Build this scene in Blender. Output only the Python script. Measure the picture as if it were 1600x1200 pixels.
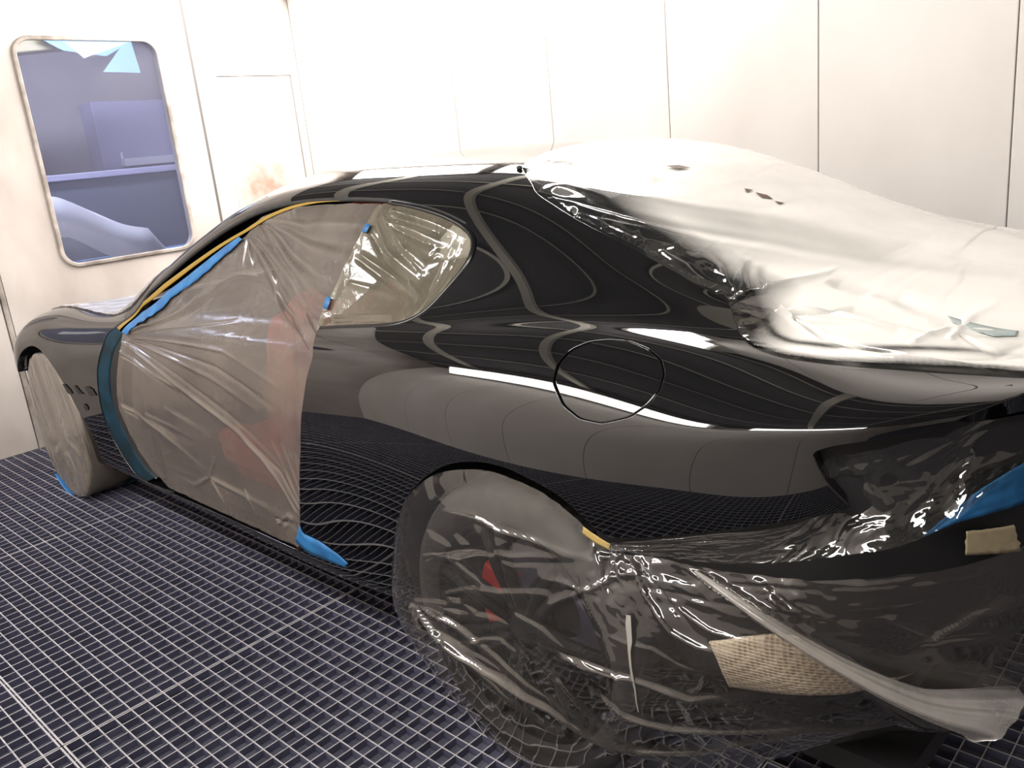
import bpy, bmesh, math, random
import numpy as np
from mathutils import Matrix, Vector
from mathutils.geometry import delaunay_2d_cdt

sc = bpy.context.scene
col = sc.collection
for o in list(bpy.data.objects):
    bpy.data.objects.remove(o, do_unlink=True)

# ------------------------------------------------------------------ camera, world, exposure
G = .0455                      # pitch of the floor grating, metres
cam_d = bpy.data.cameras.new('camera')
cam = bpy.data.objects.new('camera', cam_d)
col.objects.link(cam)
cam_d.sensor_width = 36.0
cam_d.lens = 1327.12*36.0/1600.0
cam_d.clip_start = .02
def cam_axes(az, pitch, roll):
    f = Vector((math.sin(az)*math.cos(pitch), math.cos(az)*math.cos(pitch), -math.sin(pitch)))
    r = Vector((math.cos(az), -math.sin(az), 0))
    d = f.cross(r)
    c, s = math.cos(roll), math.sin(roll)
    return c*r+s*d, -s*r+c*d, f
_r, _d, _f = cam_axes(*[math.radians(a) for a in (-44.4238, 15.7801, 5.7987)])
cam.matrix_world = Matrix(((_r.x, -_d.x, -_f.x, 1.1605), (_r.y, -_d.y, -_f.y, -2.0329), (_r.z, -_d.z, -_f.z, 1.3861), (0, 0, 0, 1)))
sc.camera = cam

w = bpy.data.worlds.new('world'); sc.world = w
w.use_nodes = True
w.node_tree.nodes['Background'].inputs[0].default_value = (.6, .65, .75, 1)
w.node_tree.nodes['Background'].inputs[1].default_value = .02

sc.view_settings.view_transform = 'Standard'
sc.view_settings.look = 'None'
sc.view_settings.gamma = 1.0
sc.view_settings.exposure = 0.0
sc.view_settings.use_curve_mapping = False
sc.cycles.use_denoising = True
sc.cycles.max_bounces = 14
sc.cycles.diffuse_bounces = 5
sc.cycles.glossy_bounces = 6
sc.cycles.transparent_max_bounces = 24
sc.cycles.transmission_bounces = 6
sc.cycles.caustics_reflective = False
sc.cycles.caustics_refractive = False
sc.cycles.sample_clamp_indirect = 8

# booth: end wall x=XE (beyond the car's nose), side wall y=YF (beyond the car), near side y=YN, ceiling z=ZC
XE, XR, YF, YN, ZC = -3.955, 5.2, 1.452, -2.56, 2.90

# ------------------------------------------------------------------ materials
def mat(name, base=(.8, .8, .8), rough=.5, metal=0, spec=.5, coat=0, coat_rough=.03, emit=None, estr=0):
    m = bpy.data.materials.new(name); m.use_nodes = True
    b = m.node_tree.nodes['Principled BSDF']
    b.inputs['Base Color'].default_value = (*base, 1)
    b.inputs['Roughness'].default_value = rough
    b.inputs['Metallic'].default_value = metal
    b.inputs['Specular IOR Level'].default_value = spec
    b.inputs['Coat Weight'].default_value = coat
    b.inputs['Coat Roughness'].default_value = coat_rough
    if emit:
        b.inputs['Emission Color'].default_value = (*emit, 1)
        b.inputs['Emission Strength'].default_value = estr
    return m
def N(m, t): return m.node_tree.nodes.new(t)
def L(m, a, b): m.node_tree.links.new(a, b)
def P(m): return m.node_tree.nodes['Principled BSDF']
def noise_mix(m, c1, c2, scale, detail=4, lo=.35, hi=.65, stretch=(1, 1, 1), rough_rng=None, bump=0):
    """two tones of one surface, broken up by noise (dirt, wear, overspray)"""
    tc = N(m, 'ShaderNodeTexCoord'); mp = N(m, 'ShaderNodeMapping'); mp.inputs['Scale'].default_value = stretch
    n = N(m, 'ShaderNodeTexNoise'); n.inputs['Scale'].default_value = scale; n.inputs['Detail'].default_value = detail
    r = N(m, 'ShaderNodeValToRGB'); r.color_ramp.elements[0].position = lo; r.color_ramp.elements[1].position = hi
    r.color_ramp.elements[0].color = (*c1, 1); r.color_ramp.elements[1].color = (*c2, 1)
    L(m, tc.outputs['Object'], mp.inputs['Vector']); L(m, mp.outputs[0], n.inputs['Vector'])
    L(m, n.outputs['Fac'], r.inputs['Fac']); L(m, r.outputs['Color'], P(m).inputs['Base Color'])
    if rough_rng:
        mr = N(m, 'ShaderNodeMapRange'); mr.inputs['To Min'].default_value, mr.inputs['To Max'].default_value = rough_rng
        L(m, n.outputs['Fac'], mr.inputs['Value']); L(m, mr.outputs[0], P(m).inputs['Roughness'])
    if bump:
        bp = N(m, 'ShaderNodeBump'); bp.inputs['Strength'].default_value = bump; bp.inputs['Distance'].default_value = .002
        L(m, n.outputs['Fac'], bp.inputs['Height']); L(m, bp.outputs[0], P(m).inputs['Normal'])
    return m

M = {}
M['paint'] = mat('black_paint', (.0025, .0025, .003), .5, 0, .0, 1, .012)
P(M['paint']).inputs['Coat IOR'].default_value = 1.7
M['black'] = mat('matt_black_plastic', (.008, .008, .009), .6)
M['rubber'] = noise_mix(mat('rubber', (.012, .012, .013), .75), (.010, .010, .011), (.02, .019, .018), 30)
M['glass_dark'] = mat('tinted_glass', (.01, .011, .012), .03, 0, .5)
M['wall'] = noise_mix(mat('enamelled_steel', (.74, .70, .67), .38, 0, .4), (.66, .615, .58), (.77, .735, .705), 1.6, 6, .3, .62, (1, 1, .6), (.30, .48))
M['wall_near'] = noise_mix(mat('brightened_enamelled_steel', (.8, .75, .7), .38, 0, .4), (.76, .70, .645), (.86, .80, .75), 1.6, 6, .3, .62, (1, 1, .6), (.30, .48))  # same enamel, light put into its colour to strengthen its reflection
M['wall_end'] = noise_mix(mat('worn_enamel', (.7, .65, .6), .45, 0, .4), (.33, .285, .26), (.50, .46, .43), 2.3, 7, .3, .62, (1, 1, .55), (.36, .55))
M['ceiling'] = noise_mix(mat('filter_fleece', (.3, .3, .3), .95, 0, .1), (.11, .11, .115), (.14, .14, .14), 40)
M['ceil_frame'] = mat('filter_frame', (.72, .70, .62), .35, .3)
M['galv'] = noise_mix(mat('galvanised_steel', (.6, .6, .62), .34, .55), (.21, .21, .25), (.33, .32, .335), 25, 4, .3, .7)
M['bar_top'] = noise_mix(mat('grating_top', (.5, .5, .52), .4, .25), (.36, .35, .36), (.53, .51, .51), 25, 4, .3, .7)
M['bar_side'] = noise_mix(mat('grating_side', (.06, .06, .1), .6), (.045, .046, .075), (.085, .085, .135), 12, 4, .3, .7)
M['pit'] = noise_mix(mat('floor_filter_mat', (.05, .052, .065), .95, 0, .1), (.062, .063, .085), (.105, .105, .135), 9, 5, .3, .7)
M['lamp'] = mat('lamp_diffuser', (.9, .9, .9), .3, 0, .5, 0, .03, (1, .945, .895), 42)
M['lamp_front'] = mat('lamp_diffuser_front', (.9, .9, .9), .3, 0, .5, 0, .03, (1, .945, .895), 62)
M['lamp_near'] = mat('lamp_diffuser_near', (.9, .9, .9), .3, 0, .5, 0, .03, (1, .97, .93), 30)
M['lamp_cool'] = mat('lamp_tube', (.9, .9, .9), .3, 0, .5, 0, .03, (.93, .95, 1), 90)
M['white_metal'] = mat('white_sheet_metal', (.75, .74, .72), .35)
M['seal_dark'] = mat('dark_joint', (.10, .09, .085), .8)
M['chrome'] = mat('bright_metal', (.7, .7, .72), .12, 1)
M['rim'] = mat('wheel_alloy', (.006, .006, .0065), .65, 0, .12)
M['red'] = noise_mix(mat('red_leather', (.45, .03, .02), .5), (.5, .035, .02), (.58, .06, .04), 14)
M['caliper'] = mat('red_caliper', (.35, .012, .01), .35, 0, .5, .5)
M['brown'] = mat('brown_trim', (.10, .075, .06), .7)

# ------------------------------------------------------------------ object helpers
def tag(o, label=None, cat=None, group=None, kind=None):
    if label: o['label'] = label
    if cat: o['category'] = cat
    if group: o['group'] = group
    if kind: o['kind'] = kind
    return o
def mesh_obj(name, V, F, m, parent=None, normals=None, smooth=True):
    me = bpy.data.meshes.new(name)
    me.from_pydata([tuple(map(float, v)) for v in V], [], [tuple(map(int, f)) for f in F])
    me.materials.append(m)
    me.polygons.foreach_set('use_smooth', [smooth]*len(me.polygons))
    me.update()
    if normals is not None:
        me.normals_split_custom_set_from_vertices([tuple(map(float, n)) for n in normals])
    o = bpy.data.objects.new(name, me); col.objects.link(o)
    if parent: o.parent = parent
    return o
def empty(name, loc=(0, 0, 0), rz=0, parent=None):
    o = bpy.data.objects.new(name, None); col.objects.link(o)
    o.location = loc; o.rotation_euler = (0, 0, rz); o.empty_display_size = .1
    if parent: o.parent = parent
    return o
class MB:
    """collects boxes, tubes and lathed shapes; build() links them as ONE mesh"""
    def __init__(s): s.v, s.f = [], []
    def add(s, V, F):
        k = len(s.v); s.v += [tuple(map(float, v)) for v in V]; s.f += [tuple(int(i)+k for i in f) for f in F]; return s
    def box(s, x0, x1, y0, y1, z0, z1):
        return s.add([(x0, y0, z0), (x1, y0, z0), (x1, y1, z0), (x0, y1, z0), (x0, y0, z1), (x1, y0, z1), (x1, y1, z1), (x0, y1, z1)],
                     [(0, 3, 2, 1), (4, 5, 6, 7), (0, 1, 5, 4), (1, 2, 6, 5), (2, 3, 7, 6), (3, 0, 4, 7)])
    def tube(s, pts, r, n=10, closed=False):
        pts = [Vector(p) for p in pts]; m = len(pts)
        rr = r if isinstance(r, (list, tuple)) else [r]*m
        V, prev = [], None
        for i, p in enumerate(pts):
            a = pts[(i-1) % m] if (closed or i) else p
            b = pts[(i+1) % m] if (closed or i < m-1) else p
            t = (b-a).normalized()
            if prev is None: prev = t.orthogonal().normalized()
            prev = (prev-t*prev.dot(t)).normalized()
            q = t.cross(prev)
            for k in range(n):
                an = 2*math.pi*k/n
                V.append(p+(prev*math.cos(an)+q*math.sin(an))*rr[i])
        F = []
        for i in range(m if closed else m-1):
            j = (i+1) % m
            for k in range(n):
                F.append((i*n+k, i*n+(k+1) % n, j*n+(k+1) % n, j*n+k))
        if not closed:
            F.append(tuple(range(n-1, -1, -1))); F.append(tuple((m-1)*n+k for k in range(n)))
        return s.add(V, F)
    def lathe(s, prof, c, axis='y', n=48, closed=False):
        V = []; m = len(prof)
        for k in range(n):
            an = 2*math.pi*k/n
            for (r, h) in prof:
                if axis == 'y': V.append((c[0]+r*math.cos(an), c[1]+h, c[2]+r*math.sin(an)))
                else: V.append((c[0]+r*math.cos(an), c[1]+r*math.sin(an), c[2]+h))
        F = []
        for k in range(n):
            j = (k+1) % n
            for i in range(m if closed else m-1):
                i2 = (i+1) % m
                F.append((k*m+i, k*m+i2, j*m+i2, j*m+i))
        return s.add(V, F)
    def build(s, name, m, parent=None, smooth=False, bevel=0, auto=None):
        o = mesh_obj(name, s.v, s.f, m, parent, None, smooth)
        if bevel:
            b = o.modifiers.new('bevel', 'BEVEL'); b.width = bevel; b.segments = 2; b.limit_method = 'ANGLE'
        return o
def rect_frame(mb, plane, at0, at1, a0, a1, b0, b1, t, r=0, n=8):
    """a rounded rectangular ring with the outline a0..a1 x b0..b1 and width t, between depths at0 and at1 on axis `plane`"""
    def outline(o):
        rr = max(r-o, .004); pts = []
        for (ca, cb, s0) in ((a1-o-rr, b1-o-rr, 0), (a0+o+rr, b1-o-rr, 1), (a0+o+rr, b0+o+rr, 2), (a1-o-rr, b0+o+rr, 3)):
            for k in range(n+1):
                an = math.pi/2*(s0+k/n); pts.append((ca+rr*math.cos(an), cb+rr*math.sin(an)))
        return pts
    A, B = outline(0), outline(t); m = len(A); V = []
    for d in (at0, at1):
        for q in (A, B):
            for (a, b) in q: V.append((d, a, b) if plane == 'x' else (a, d, b))
    F = []
    for k in range(m):
        j = (k+1) % m
        F += [(k, j, m+j, m+k), (2*m+k, 3*m+k, 3*m+j, 2*m+j), (k, 2*m+k, 2*m+j, j), (m+k, m+j, 3*m+j, 3*m+k)]
    mb.add(V, F); return B

# ------------------------------------------------------------------ lamps of the booth (they light everything)
def lamp(name, x0, x1, y, z, sgn, label, W=.42, mm='lamp'):
    """45 degree corner fitting: sheet-metal body, white diffuser facing down into the booth"""
    root = empty(name, ((x0+x1)/2, y, z))
    h = (x1-x0)/2; b = MB()
    s = sgn
    b.add([(-h, 0, 0), (h, 0, 0), (h, s*W, W), (-h, s*W, W), (-h, s*-.02, W), (h, s*-.02, W)],
          [(0, 4, 5, 1), (4, 3, 2, 5), (0, 3, 4), (1, 5, 2)])
    b.build('housing', M['white_metal'], root)
    d = MB(); e = .035
    f = lambda x, t: (x, s*(t+.006), t-.006)
    n = 1
    d.add([f(-h+e, e), f(h-e, e), f(h-e, W-e), f(-h+e, W-e)], [(0, 1, 2, 3)])
    d.build('diffuser', M[mm], root)
    fr = MB()
    for (a, c, t0, t1) in ((-h, h, 0, e), (-h, h, W-e, W), (-h, -h+e, e, W-e), (h-e, h, e, W-e)):
        fr.add([(a, s*t0, t0), (c, s*t0, t0), (c, s*t1, t1), (a, s*t1, t1)], [(0, 1, 2, 3)])
    fr.build('frame', M['white_metal'], root)
    return tag(root, label, 'light')
ly, lz = YN+.03, ZC-.44
lamp('ceiling_light', -3.75, -2.25, YF-.03, lz, -1, 'corner light fitting above the side wall, the one nearest the door', .42, 'lamp_front')
lamp('ceiling_light', -2.10, -.75, YF-.03, lz, -1, 'corner light fitting above the side wall, over the car roof')
lamp('ceiling_light', -3.3, -1.05, ly, lz, 1, 'corner light fitting over the near wall, nearest the end wall', .30, 'lamp_near')
lamp('ceiling_light', -.8, 1.9, ly, lz, 1, 'corner light fitting over the near wall, beside the car', .30, 'lamp_near')

# ------------------------------------------------------------------ the setting
def struct(o): o['kind'] = 'structure'; return o
# side wall: upright sheet panels 0.70 m wide with open joints
mb = MB(); t = .05; gap = .004
xs = [XE]+[-3.18+.701*k for k in range(13)]
xs[-1] = XR
for a, b_ in zip(xs[:-1], xs[1:]):
    mb.box(a+gap/2, b_-gap/2, YF, YF+t, -.3, ZC)
struct(mb.build('wall_right', M['wall'], bevel=.003))
mb = MB(); mb.box(XE-.1, XR+.1, YF+t, YF+t+.05, -.4, ZC+.1)
struct(mb.build('trim_1', M['seal_dark']))
# near wall behind the camera
mb = MB()
for a, b_ in zip(xs[:-1], xs[1:]):
    mb.box(a+gap/2, b_-gap/2, YN-t, YN, -.3, ZC)
struct(mb.build('wall_left', M['wall_near'], bevel=.003))
mb = MB(); mb.box(XR, XR+.05, YN-.1, YF+.1, -.4, ZC)
struct(mb.build('wall_rear', M['wall']))
# end wall with a personnel door (window in it) and a small hatch
DY0, DY1 = -.615, .698     # door leaf
WY0, WY1, WZ0, WZ1 = -.285, .498, .962, 2.165
mb = MB()
EY0 = -1.95
mb.box(XE-t, XE, YN, EY0-.004, -.3, ZC)
mb.box(XE-t, XE, EY0-.004, DY1+.004, 2.50, ZC)
PY0, PY1, PZ0, PZ1 = .853, 1.388, .02, 1.957
mb.box(XE-t, XE, DY1+.004, PY0-.003, -.3, 2.50); mb.box(XE-t, XE, DY1+.004, YF, 2.50, ZC)
mb.box(XE-t, XE, PY0-.003, PY1+.003, PZ1+.003, 2.50); mb.box(XE-t, XE, PY0-.003, PY1+.003, -.3, PZ0-.003); mb.box(XE-t, XE, PY1+.003, YF, -.3, 2.50)
struct(mb.build('wall_back', M['wall_end']))
mb = MB(); mb.box(XE-t-.02, XE-t, PY0-.05, PY1+.05, -.3, PZ1+.05); struct(mb.build('trim_2', M['seal_dark']))
M['gasket'] = noise_mix(mat('window_gasket', (.6, .55, .5), .5), (.16, .135, .115), (.40, .36, .33), 6, 5, .35, .6)
def door_leaf(DY0, DY1, WY0, WY1, nm):
    # door leaf with a cut-out for the window
    mb = MB(); dx0, dx1 = XE-.045, XE+.012
    mb.box(dx0, dx1, DY0, WY0, .003, 2.49); mb.box(dx0, dx1, WY1, DY1-.004, .003, 2.49)
    mb.box(dx0, dx1, WY0, WY1, .003, WZ0); mb.box(dx0, dx1, WY0, WY1, WZ1, 2.49)
    door = struct(mb.build(nm, M['wall_end']))
    # rounded corners of the cut-out
    mb = MB(); R = .09
    for (cy, cz, s0) in ((WY1, WZ1, 0), (WY0, WZ1, 1), (WY0, WZ0, 2), (WY1, WZ0, 3)):
        sy, sz = (1 if s0 in (0, 3) else -1), (1 if s0 in (0, 1) else -1)
        oy, oz = cy-sy*R, cz-sz*R
        for k in range(10):
            a0, a1 = math.pi/2*k/10, math.pi/2*(k+1)/10
            q = [(oy+sy*R*math.cos(a), oz+sz*R*math.sin(a)) for a in (a0, a1)]
            V = [(x, y, z) for x in (dx0, dx1) for (y, z) in (q[0], q[1], (cy, cz))]
            mb.add(V, [(0, 1, 2), (3, 5, 4), (0, 3, 4, 1), (1, 4, 5, 2), (2, 5, 3, 0)])
    mb.build('corner_infill', M['wall_end'], door)
    mb = MB(); rect_frame(mb, 'x', XE+.008, XE+.026, WY0-.012, WY1+.012, WZ0-.012, WZ1+.012, .024, .10)
    mb.build('window_frame', M['gasket'], door, bevel=.006)
    return door
door = door_leaf(DY0, DY1, WY0, WY1, 'door_1')
VY0, VY1 = -1.73, -.947
door_b = door_leaf(EY0, DY0-.032, VY0, VY1, 'door_3')
m = mat('window_glass', (.55, .6, .85), .03); M['pane'] = m
nt = m.node_tree; tr = N(m, 'ShaderNodeBsdfTransparent'); tr.inputs[0].default_value = (.72, .76, .93, 1)
gl = N(m, 'ShaderNodeBsdfGlossy'); gl.inputs['Roughness'].default_value = .02
df = N(m, 'ShaderNodeBsdfDiffuse'); df.inputs[0].default_value = (.33, .35, .55, 1)
mx = N(m, 'ShaderNodeMixShader'); mx.inputs[0].default_value = .10; mx2 = N(m, 'ShaderNodeMixShader')
fr = N(m, 'ShaderNodeFresnel'); fr.inputs[0].default_value = 1.5
L(m, tr.outputs[0], mx.inputs[1]); L(m, df.outputs[0], mx.inputs[2])
L(m, fr.outputs[0], mx2.inputs[0]); L(m, mx.outputs[0], mx2.inputs[1]); L(m, gl.outputs[0], mx2.inputs[2])
L(m, mx2.outputs[0], nt.nodes['Material Output'].inputs['Surface'])
mb = MB(); mb.add([(XE, WY0, WZ0), (XE, WY1, WZ0), (XE, WY1, WZ1), (XE, WY0, WZ1)], [(0, 1, 2, 3)])
struct(mb.build('window_1', M['pane'], door))
mb = MB(); mb.add([(XE, VY0, WZ0), (XE, VY1, WZ0), (XE, VY1, WZ1), (XE, VY0, WZ1)], [(0, 1, 2, 3)])
struct(mb.build('window_2', M['pane'], door_b))
mb = MB(); mb.box(XE-.03, XE+.0135, DY1-.004, DY1+.012, .02, 2.5); struct(mb.build('trim_5', M['seal_dark']))
mb = MB(); mb.box(XE-.02, XE+.016, DY0-.030, DY0-.004, 0, 2.5); struct(mb.build('trim_3', M['gasket'], bevel=.004))
# latch on the far left of the door leaf
mb = MB(); mb.box(XE+.012, XE+.05, DY0-.095, DY0-.065, .86, 1.16); mb.tube([(XE+.03, DY0-.08, .86), (XE+.03, DY0-.075, .82), (XE+.03, DY0-.06, .815)], .008)
tag(mb.build('door_bolt', M['galv'], bevel=.004), 'grey steel bolt standing on the wall beside the door edge, far left', 'bolt')
# hatch, with a rusty smudge low on it
m = M['hatch'] = mat('stained_enamel', (.5, .47, .44), .45, 0, .4); tc = N(m, 'ShaderNodeTexCoord'); mp = N(m, 'ShaderNodeMapping'); mp.inputs['Location'].default_value = (-XE*1.0, -1.07*3.2, -1.22*2.6); mp.inputs['Scale'].default_value = (1, 3.2, 2.6)
g_ = N(m, 'ShaderNodeTexGradient'); g_.gradient_type = 'SPHERICAL'; n_ = N(m, 'ShaderNodeTexNoise'); n_.inputs['Scale'].default_value = 11; n_.inputs['Detail'].default_value = 6
mu = N(m, 'ShaderNodeMath'); mu.operation = 'MULTIPLY'; r_ = N(m, 'ShaderNodeValToRGB'); r_.color_ramp.elements[0].position = .10; r_.color_ramp.elements[1].position = .42; r_.color_ramp.elements[0].color = (.52, .48, .45, 1); r_.color_ramp.elements[1].color = (.33, .23, .18, 1)
L(m, tc.outputs['Object'], mp.inputs[0]); L(m, mp.outputs[0], g_.inputs[0]); L(m, tc.outputs['Object'], n_.inputs['Vector']); L(m, g_.outputs['Fac'], mu.inputs[0]); L(m, n_.outputs['Fac'], mu.inputs[1]); L(m, mu.outputs[0], r_.inputs['Fac']); L(m, r_.outputs[0], P(m).inputs['Base Color'])
mb = MB(); mb.box(XE-.03, XE-.004, PY0, PY1, PZ0, PZ1); hatch = struct(mb.build('door_2', M['hatch'], bevel=.004))
# low rail along the foot of the end wall
mb = MB(); mb.box(XE, XE+.010, DY1+.02, YF, 0, .06); struct(mb.build('baseboard_back', M['wall_end']))
# ceiling: dark filter fleece in light steel frames
mb = MB(); mb.box(XE-.1, XR+.1, YN-.1, YF+.1, ZC, ZC+.05); struct(mb.build('ceiling', M['ceiling']))
mb = MB()
for k in range(6):
    y = YN+.33+k*(YF-YN-.66)/5; mb.box(XE, XR, y-.012, y+.012, ZC-.022, ZC)
for x in (-3.0, -1.6, -.2, 1.2, 2.6, 4.0):
    mb.box(x-.045, x+.045, YN, YF, ZC-.05, ZC)
struct(mb.build('trim_4', M['ceil_frame']))
# floor: filter mat under the gratings
mb = MB(); mb.box(XE, XR, YN, YF, -.40, -.024); struct(mb.build('floor', M['pit']))
AX, BX = 23.4, 14.0
def wx(a): return (a-AX)*G
def wy(b): return (b-BX)*G-.92
def grating(a0, a1, b0, b1, label):
    mb = MB(); x0, x1, y0, y1 = max(wx(a0), XE+.002), wx(a1), wy(b0), min(wy(b1), YF-.002)
    H = .020; top = 0; e = .002
    for a in range(a0+1, a1):
        x = wx(a)
        if x < x0+.01: continue
        mb.box(x-.0014, x+.0014, y0, y1, -H, top)
    for b_ in range(b0+1, b1):
        y = wy(b_)
        if y > y1-.01: continue
        mb.box(x0, x1, y-.0018, y+.0018, -H, top+.0008)
    for y in (y0+e, y1-e-.005): mb.box(x0+e, x1-e, y, y+.005, -H, top+.0012)
    for x in (x0+e, x1-e-.004): mb.box(x, x+.004, y0+e+.005, y1-e-.005, -H, top+.0010)
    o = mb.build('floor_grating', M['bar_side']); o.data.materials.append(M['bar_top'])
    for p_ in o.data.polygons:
        if p_.normal.z > .9: p_.material_index = 1  # upward faces take the lighter tone
    return tag(o, label, 'floor grating', 'steel floor gratings')
rows = [(-64, -32, 'against the end wall'), (-32, 0, 'level with the car door'), (0, 32, 'level with the rear wheel'), (32, 64, 'behind the rear bumper')]
cols = [(-22, 0, 'along the near wall'), (0, 22, 'under the near side'), (22, 44, 'under the car'), (44, 66, 'along the side wall')]
for a0, a1, rn in rows:
    for b0, b1, cn in cols:
        grating(a0, a1, b0, b1, 'grey steel floor grating '+cn+', '+rn)

# ------------------------------------------------------------------ workshop beyond the door window
mb = MB(); mb.box(-7.6, XE-.3, -3.2, 3.0, -.1, 0); struct(mb.build('floor_outer', mat('workshop_floor', (.30, .30, .33), .8)))
mb = MB(); mb.box(-7.7, -7.6, -3.2, 3.0, 0, 3.4); struct(mb.build('wall_outer', noise_mix(mat('workshop_wall', (.42, .39, .38), .9), (.36, .335, .33), (.44, .41, .41), 1.2)))
mb = MB(); mb.box(-7.6, XE-.3, -3.3, -3.2, 0, 3.4); mb.box(-7.6, XE-.3, 3.0, 3.1, 0, 3.4); struct(mb.build('wall_outer_side', M['wall']))
mb = MB(); mb.box(-7.7, XE-.3, -3.3, 3.1, 3.4, 3.5); struct(mb.build('ceiling_outer', mat('workshop_ceiling', (.5, .48, .46), .9)))
M['ws_beam'] = mat('cream_steel', (.42, .37, .24), .6); M['ws_blue'] = mat('light_blue_sheet', (.35, .55, .75), .4); M['ws_lav'] = mat('lavender_panel', (.42, .40, .55), .5)
M['ws_dark'] = mat('dark_steel_cabinet', (.10, .11, .145), .5); M['ws_sheet'] = mat('white_cotton', (.62, .62, .66), .8); M['ws_base'] = mat('blue_crate_plastic', (.12, .22, .42), .5)
mb = MB(); mb.add([(-6.3, -2.4, 2.10), (-6.3, 1.12, 2.45), (-6.3, 1.12, 2.72), (-6.3, -2.4, 2.37), (-6.1, -2.4, 2.10), (-6.1, 1.12, 2.45), (-6.1, 1.12, 2.72), (-6.1, -2.4, 2.37)], [(0, 1, 2, 3), (7, 6, 5, 4), (0, 4, 5, 1), (1, 5, 6, 2), (2, 6, 7, 3), (3, 7, 4, 0)])
struct(mb.build('trim_6', M['ws_beam'], bevel=.01))
mb = MB(); mb.add([(-6.06, .62, 2.50), (-6.06, .80, 2.40), (-6.06, 1.12, 2.36), (-6.06, 1.24, 2.42), (-6.04, 1.06, 2.24), (-6.04, 1.36, 2.23), (-6.06, 1.33, 2.60), (-6.06, .70, 2.62)], [(0, 1, 2, 3, 6, 7), (3, 4, 5, 6)])
o = mb.build('plastic_sheet', M['ws_blue']); s_ = o.modifiers.new('thickness', 'SOLIDIFY'); s_.thickness = .004
tag(o, 'torn light blue sheet hanging from the beam beyond the door window', 'plastic sheet')
mb = MB(); mb.box(-7.58, -7.3, 1.42, 2.5, 1.30, 2.13); tag(mb.build('wall_cabinet', M['ws_lav'], bevel=.01), 'lavender wall cabinet seen through the door window', 'cabinet')
mb = MB(); mb.box(-7.28, -7.2, 1.58, 2.3, 1.53, 1.60); mb.tube([(-7.24, 1.58, 1.60), (-7.24, 1.58, 1.66)], .01); tag(mb.build('wall_shelf', mat('white_laminate', (.8, .8, .9), .4)), 'narrow white shelf in front of the lavender cabinet', 'shelf')
r_ = empty('workbench', (-6.5, .9, 0)); mb = MB(); mb.box(-.4, .4, -1.6, 1.4, 0, 1.44); mb.build('cabinet', M['ws_dark'], r_, bevel=.01)
mb = MB(); mb.box(-.43, .43, -1.63, 1.43, 1.44, 1.49); mb.build('worktop', M['ws_lav'], r_, bevel=.006)
tag(r_, 'dark grey bench with a lavender top, beyond the door window', 'workbench')
V_, F_ = [], []; ny, nx = 40, 14
for a in range(ny+1):
    y = -.9+1.66*a/ny; top = np.interp(y, [-.9, -.3, .06, .28, .6, .66, .76], [1.30, 1.42, 1.36, 1.24, 1.09, .98, .86])
    for b_ in range(nx+1):
        q = b_/nx; x = -5.6+.85*q+.03*math.sin(9*y+3*q); z = top-.05*abs(2*q-1)**2-(.25 if q > .93 else 0)+.02*math.sin(11*y+7*q)
        V_.append((x, y, max(z, .851)))
for a in range(ny):
    for b_ in range(nx): F_.append((a*(nx+1)+b_, a*(nx+1)+b_+1, (a+1)*(nx+1)+b_+1, (a+1)*(nx+1)+b_))
mb = MB(); mb.add(V_, F_); o = mb.build('dust_sheet', M['ws_sheet'], None, True); s_ = o.modifiers.new('thickness', 'SOLIDIFY'); s_.thickness = .004
tag(o, 'white dust sheet draped over a heap beyond the door window', 'dust sheet')
mb = MB(); mb.box(-5.75, -4.72, -1.0, 1.35, 0, .845); tag(mb.build('storage_crate', M['ws_base'], bevel=.02), 'blue crate under the white dust sheet beyond the window', 'crate')
r_ = empty('ceiling_light', (-5.4, .3, 3.28)); mb = MB(); mb.box(-.12, .12, -.9, .9, 0, .12); mb.build('housing', M['white_metal'], r_)
mb = MB(); mb.box(-.09, .09, -.87, .87, -.02, .0); mb.build('diffuser', M['lamp_cool'], r_)
tag(r_, 'strip light on the ceiling of the workshop beyond the window', 'light')
r_ = empty('ceiling_light', (-5.0, -1.7, 2.9)); mb = MB(); mb.box(-.9, .9, -.12, .12, 0, .12); mb.build('housing', M['white_metal'], r_)
mb = MB(); mb.box(-.87, .87, -.09, .09, -.02, .0); mb.build('diffuser', M['lamp_cool'], r_)
tag(r_, 'strip light in the workshop, beyond the other door leaf', 'light')
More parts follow.
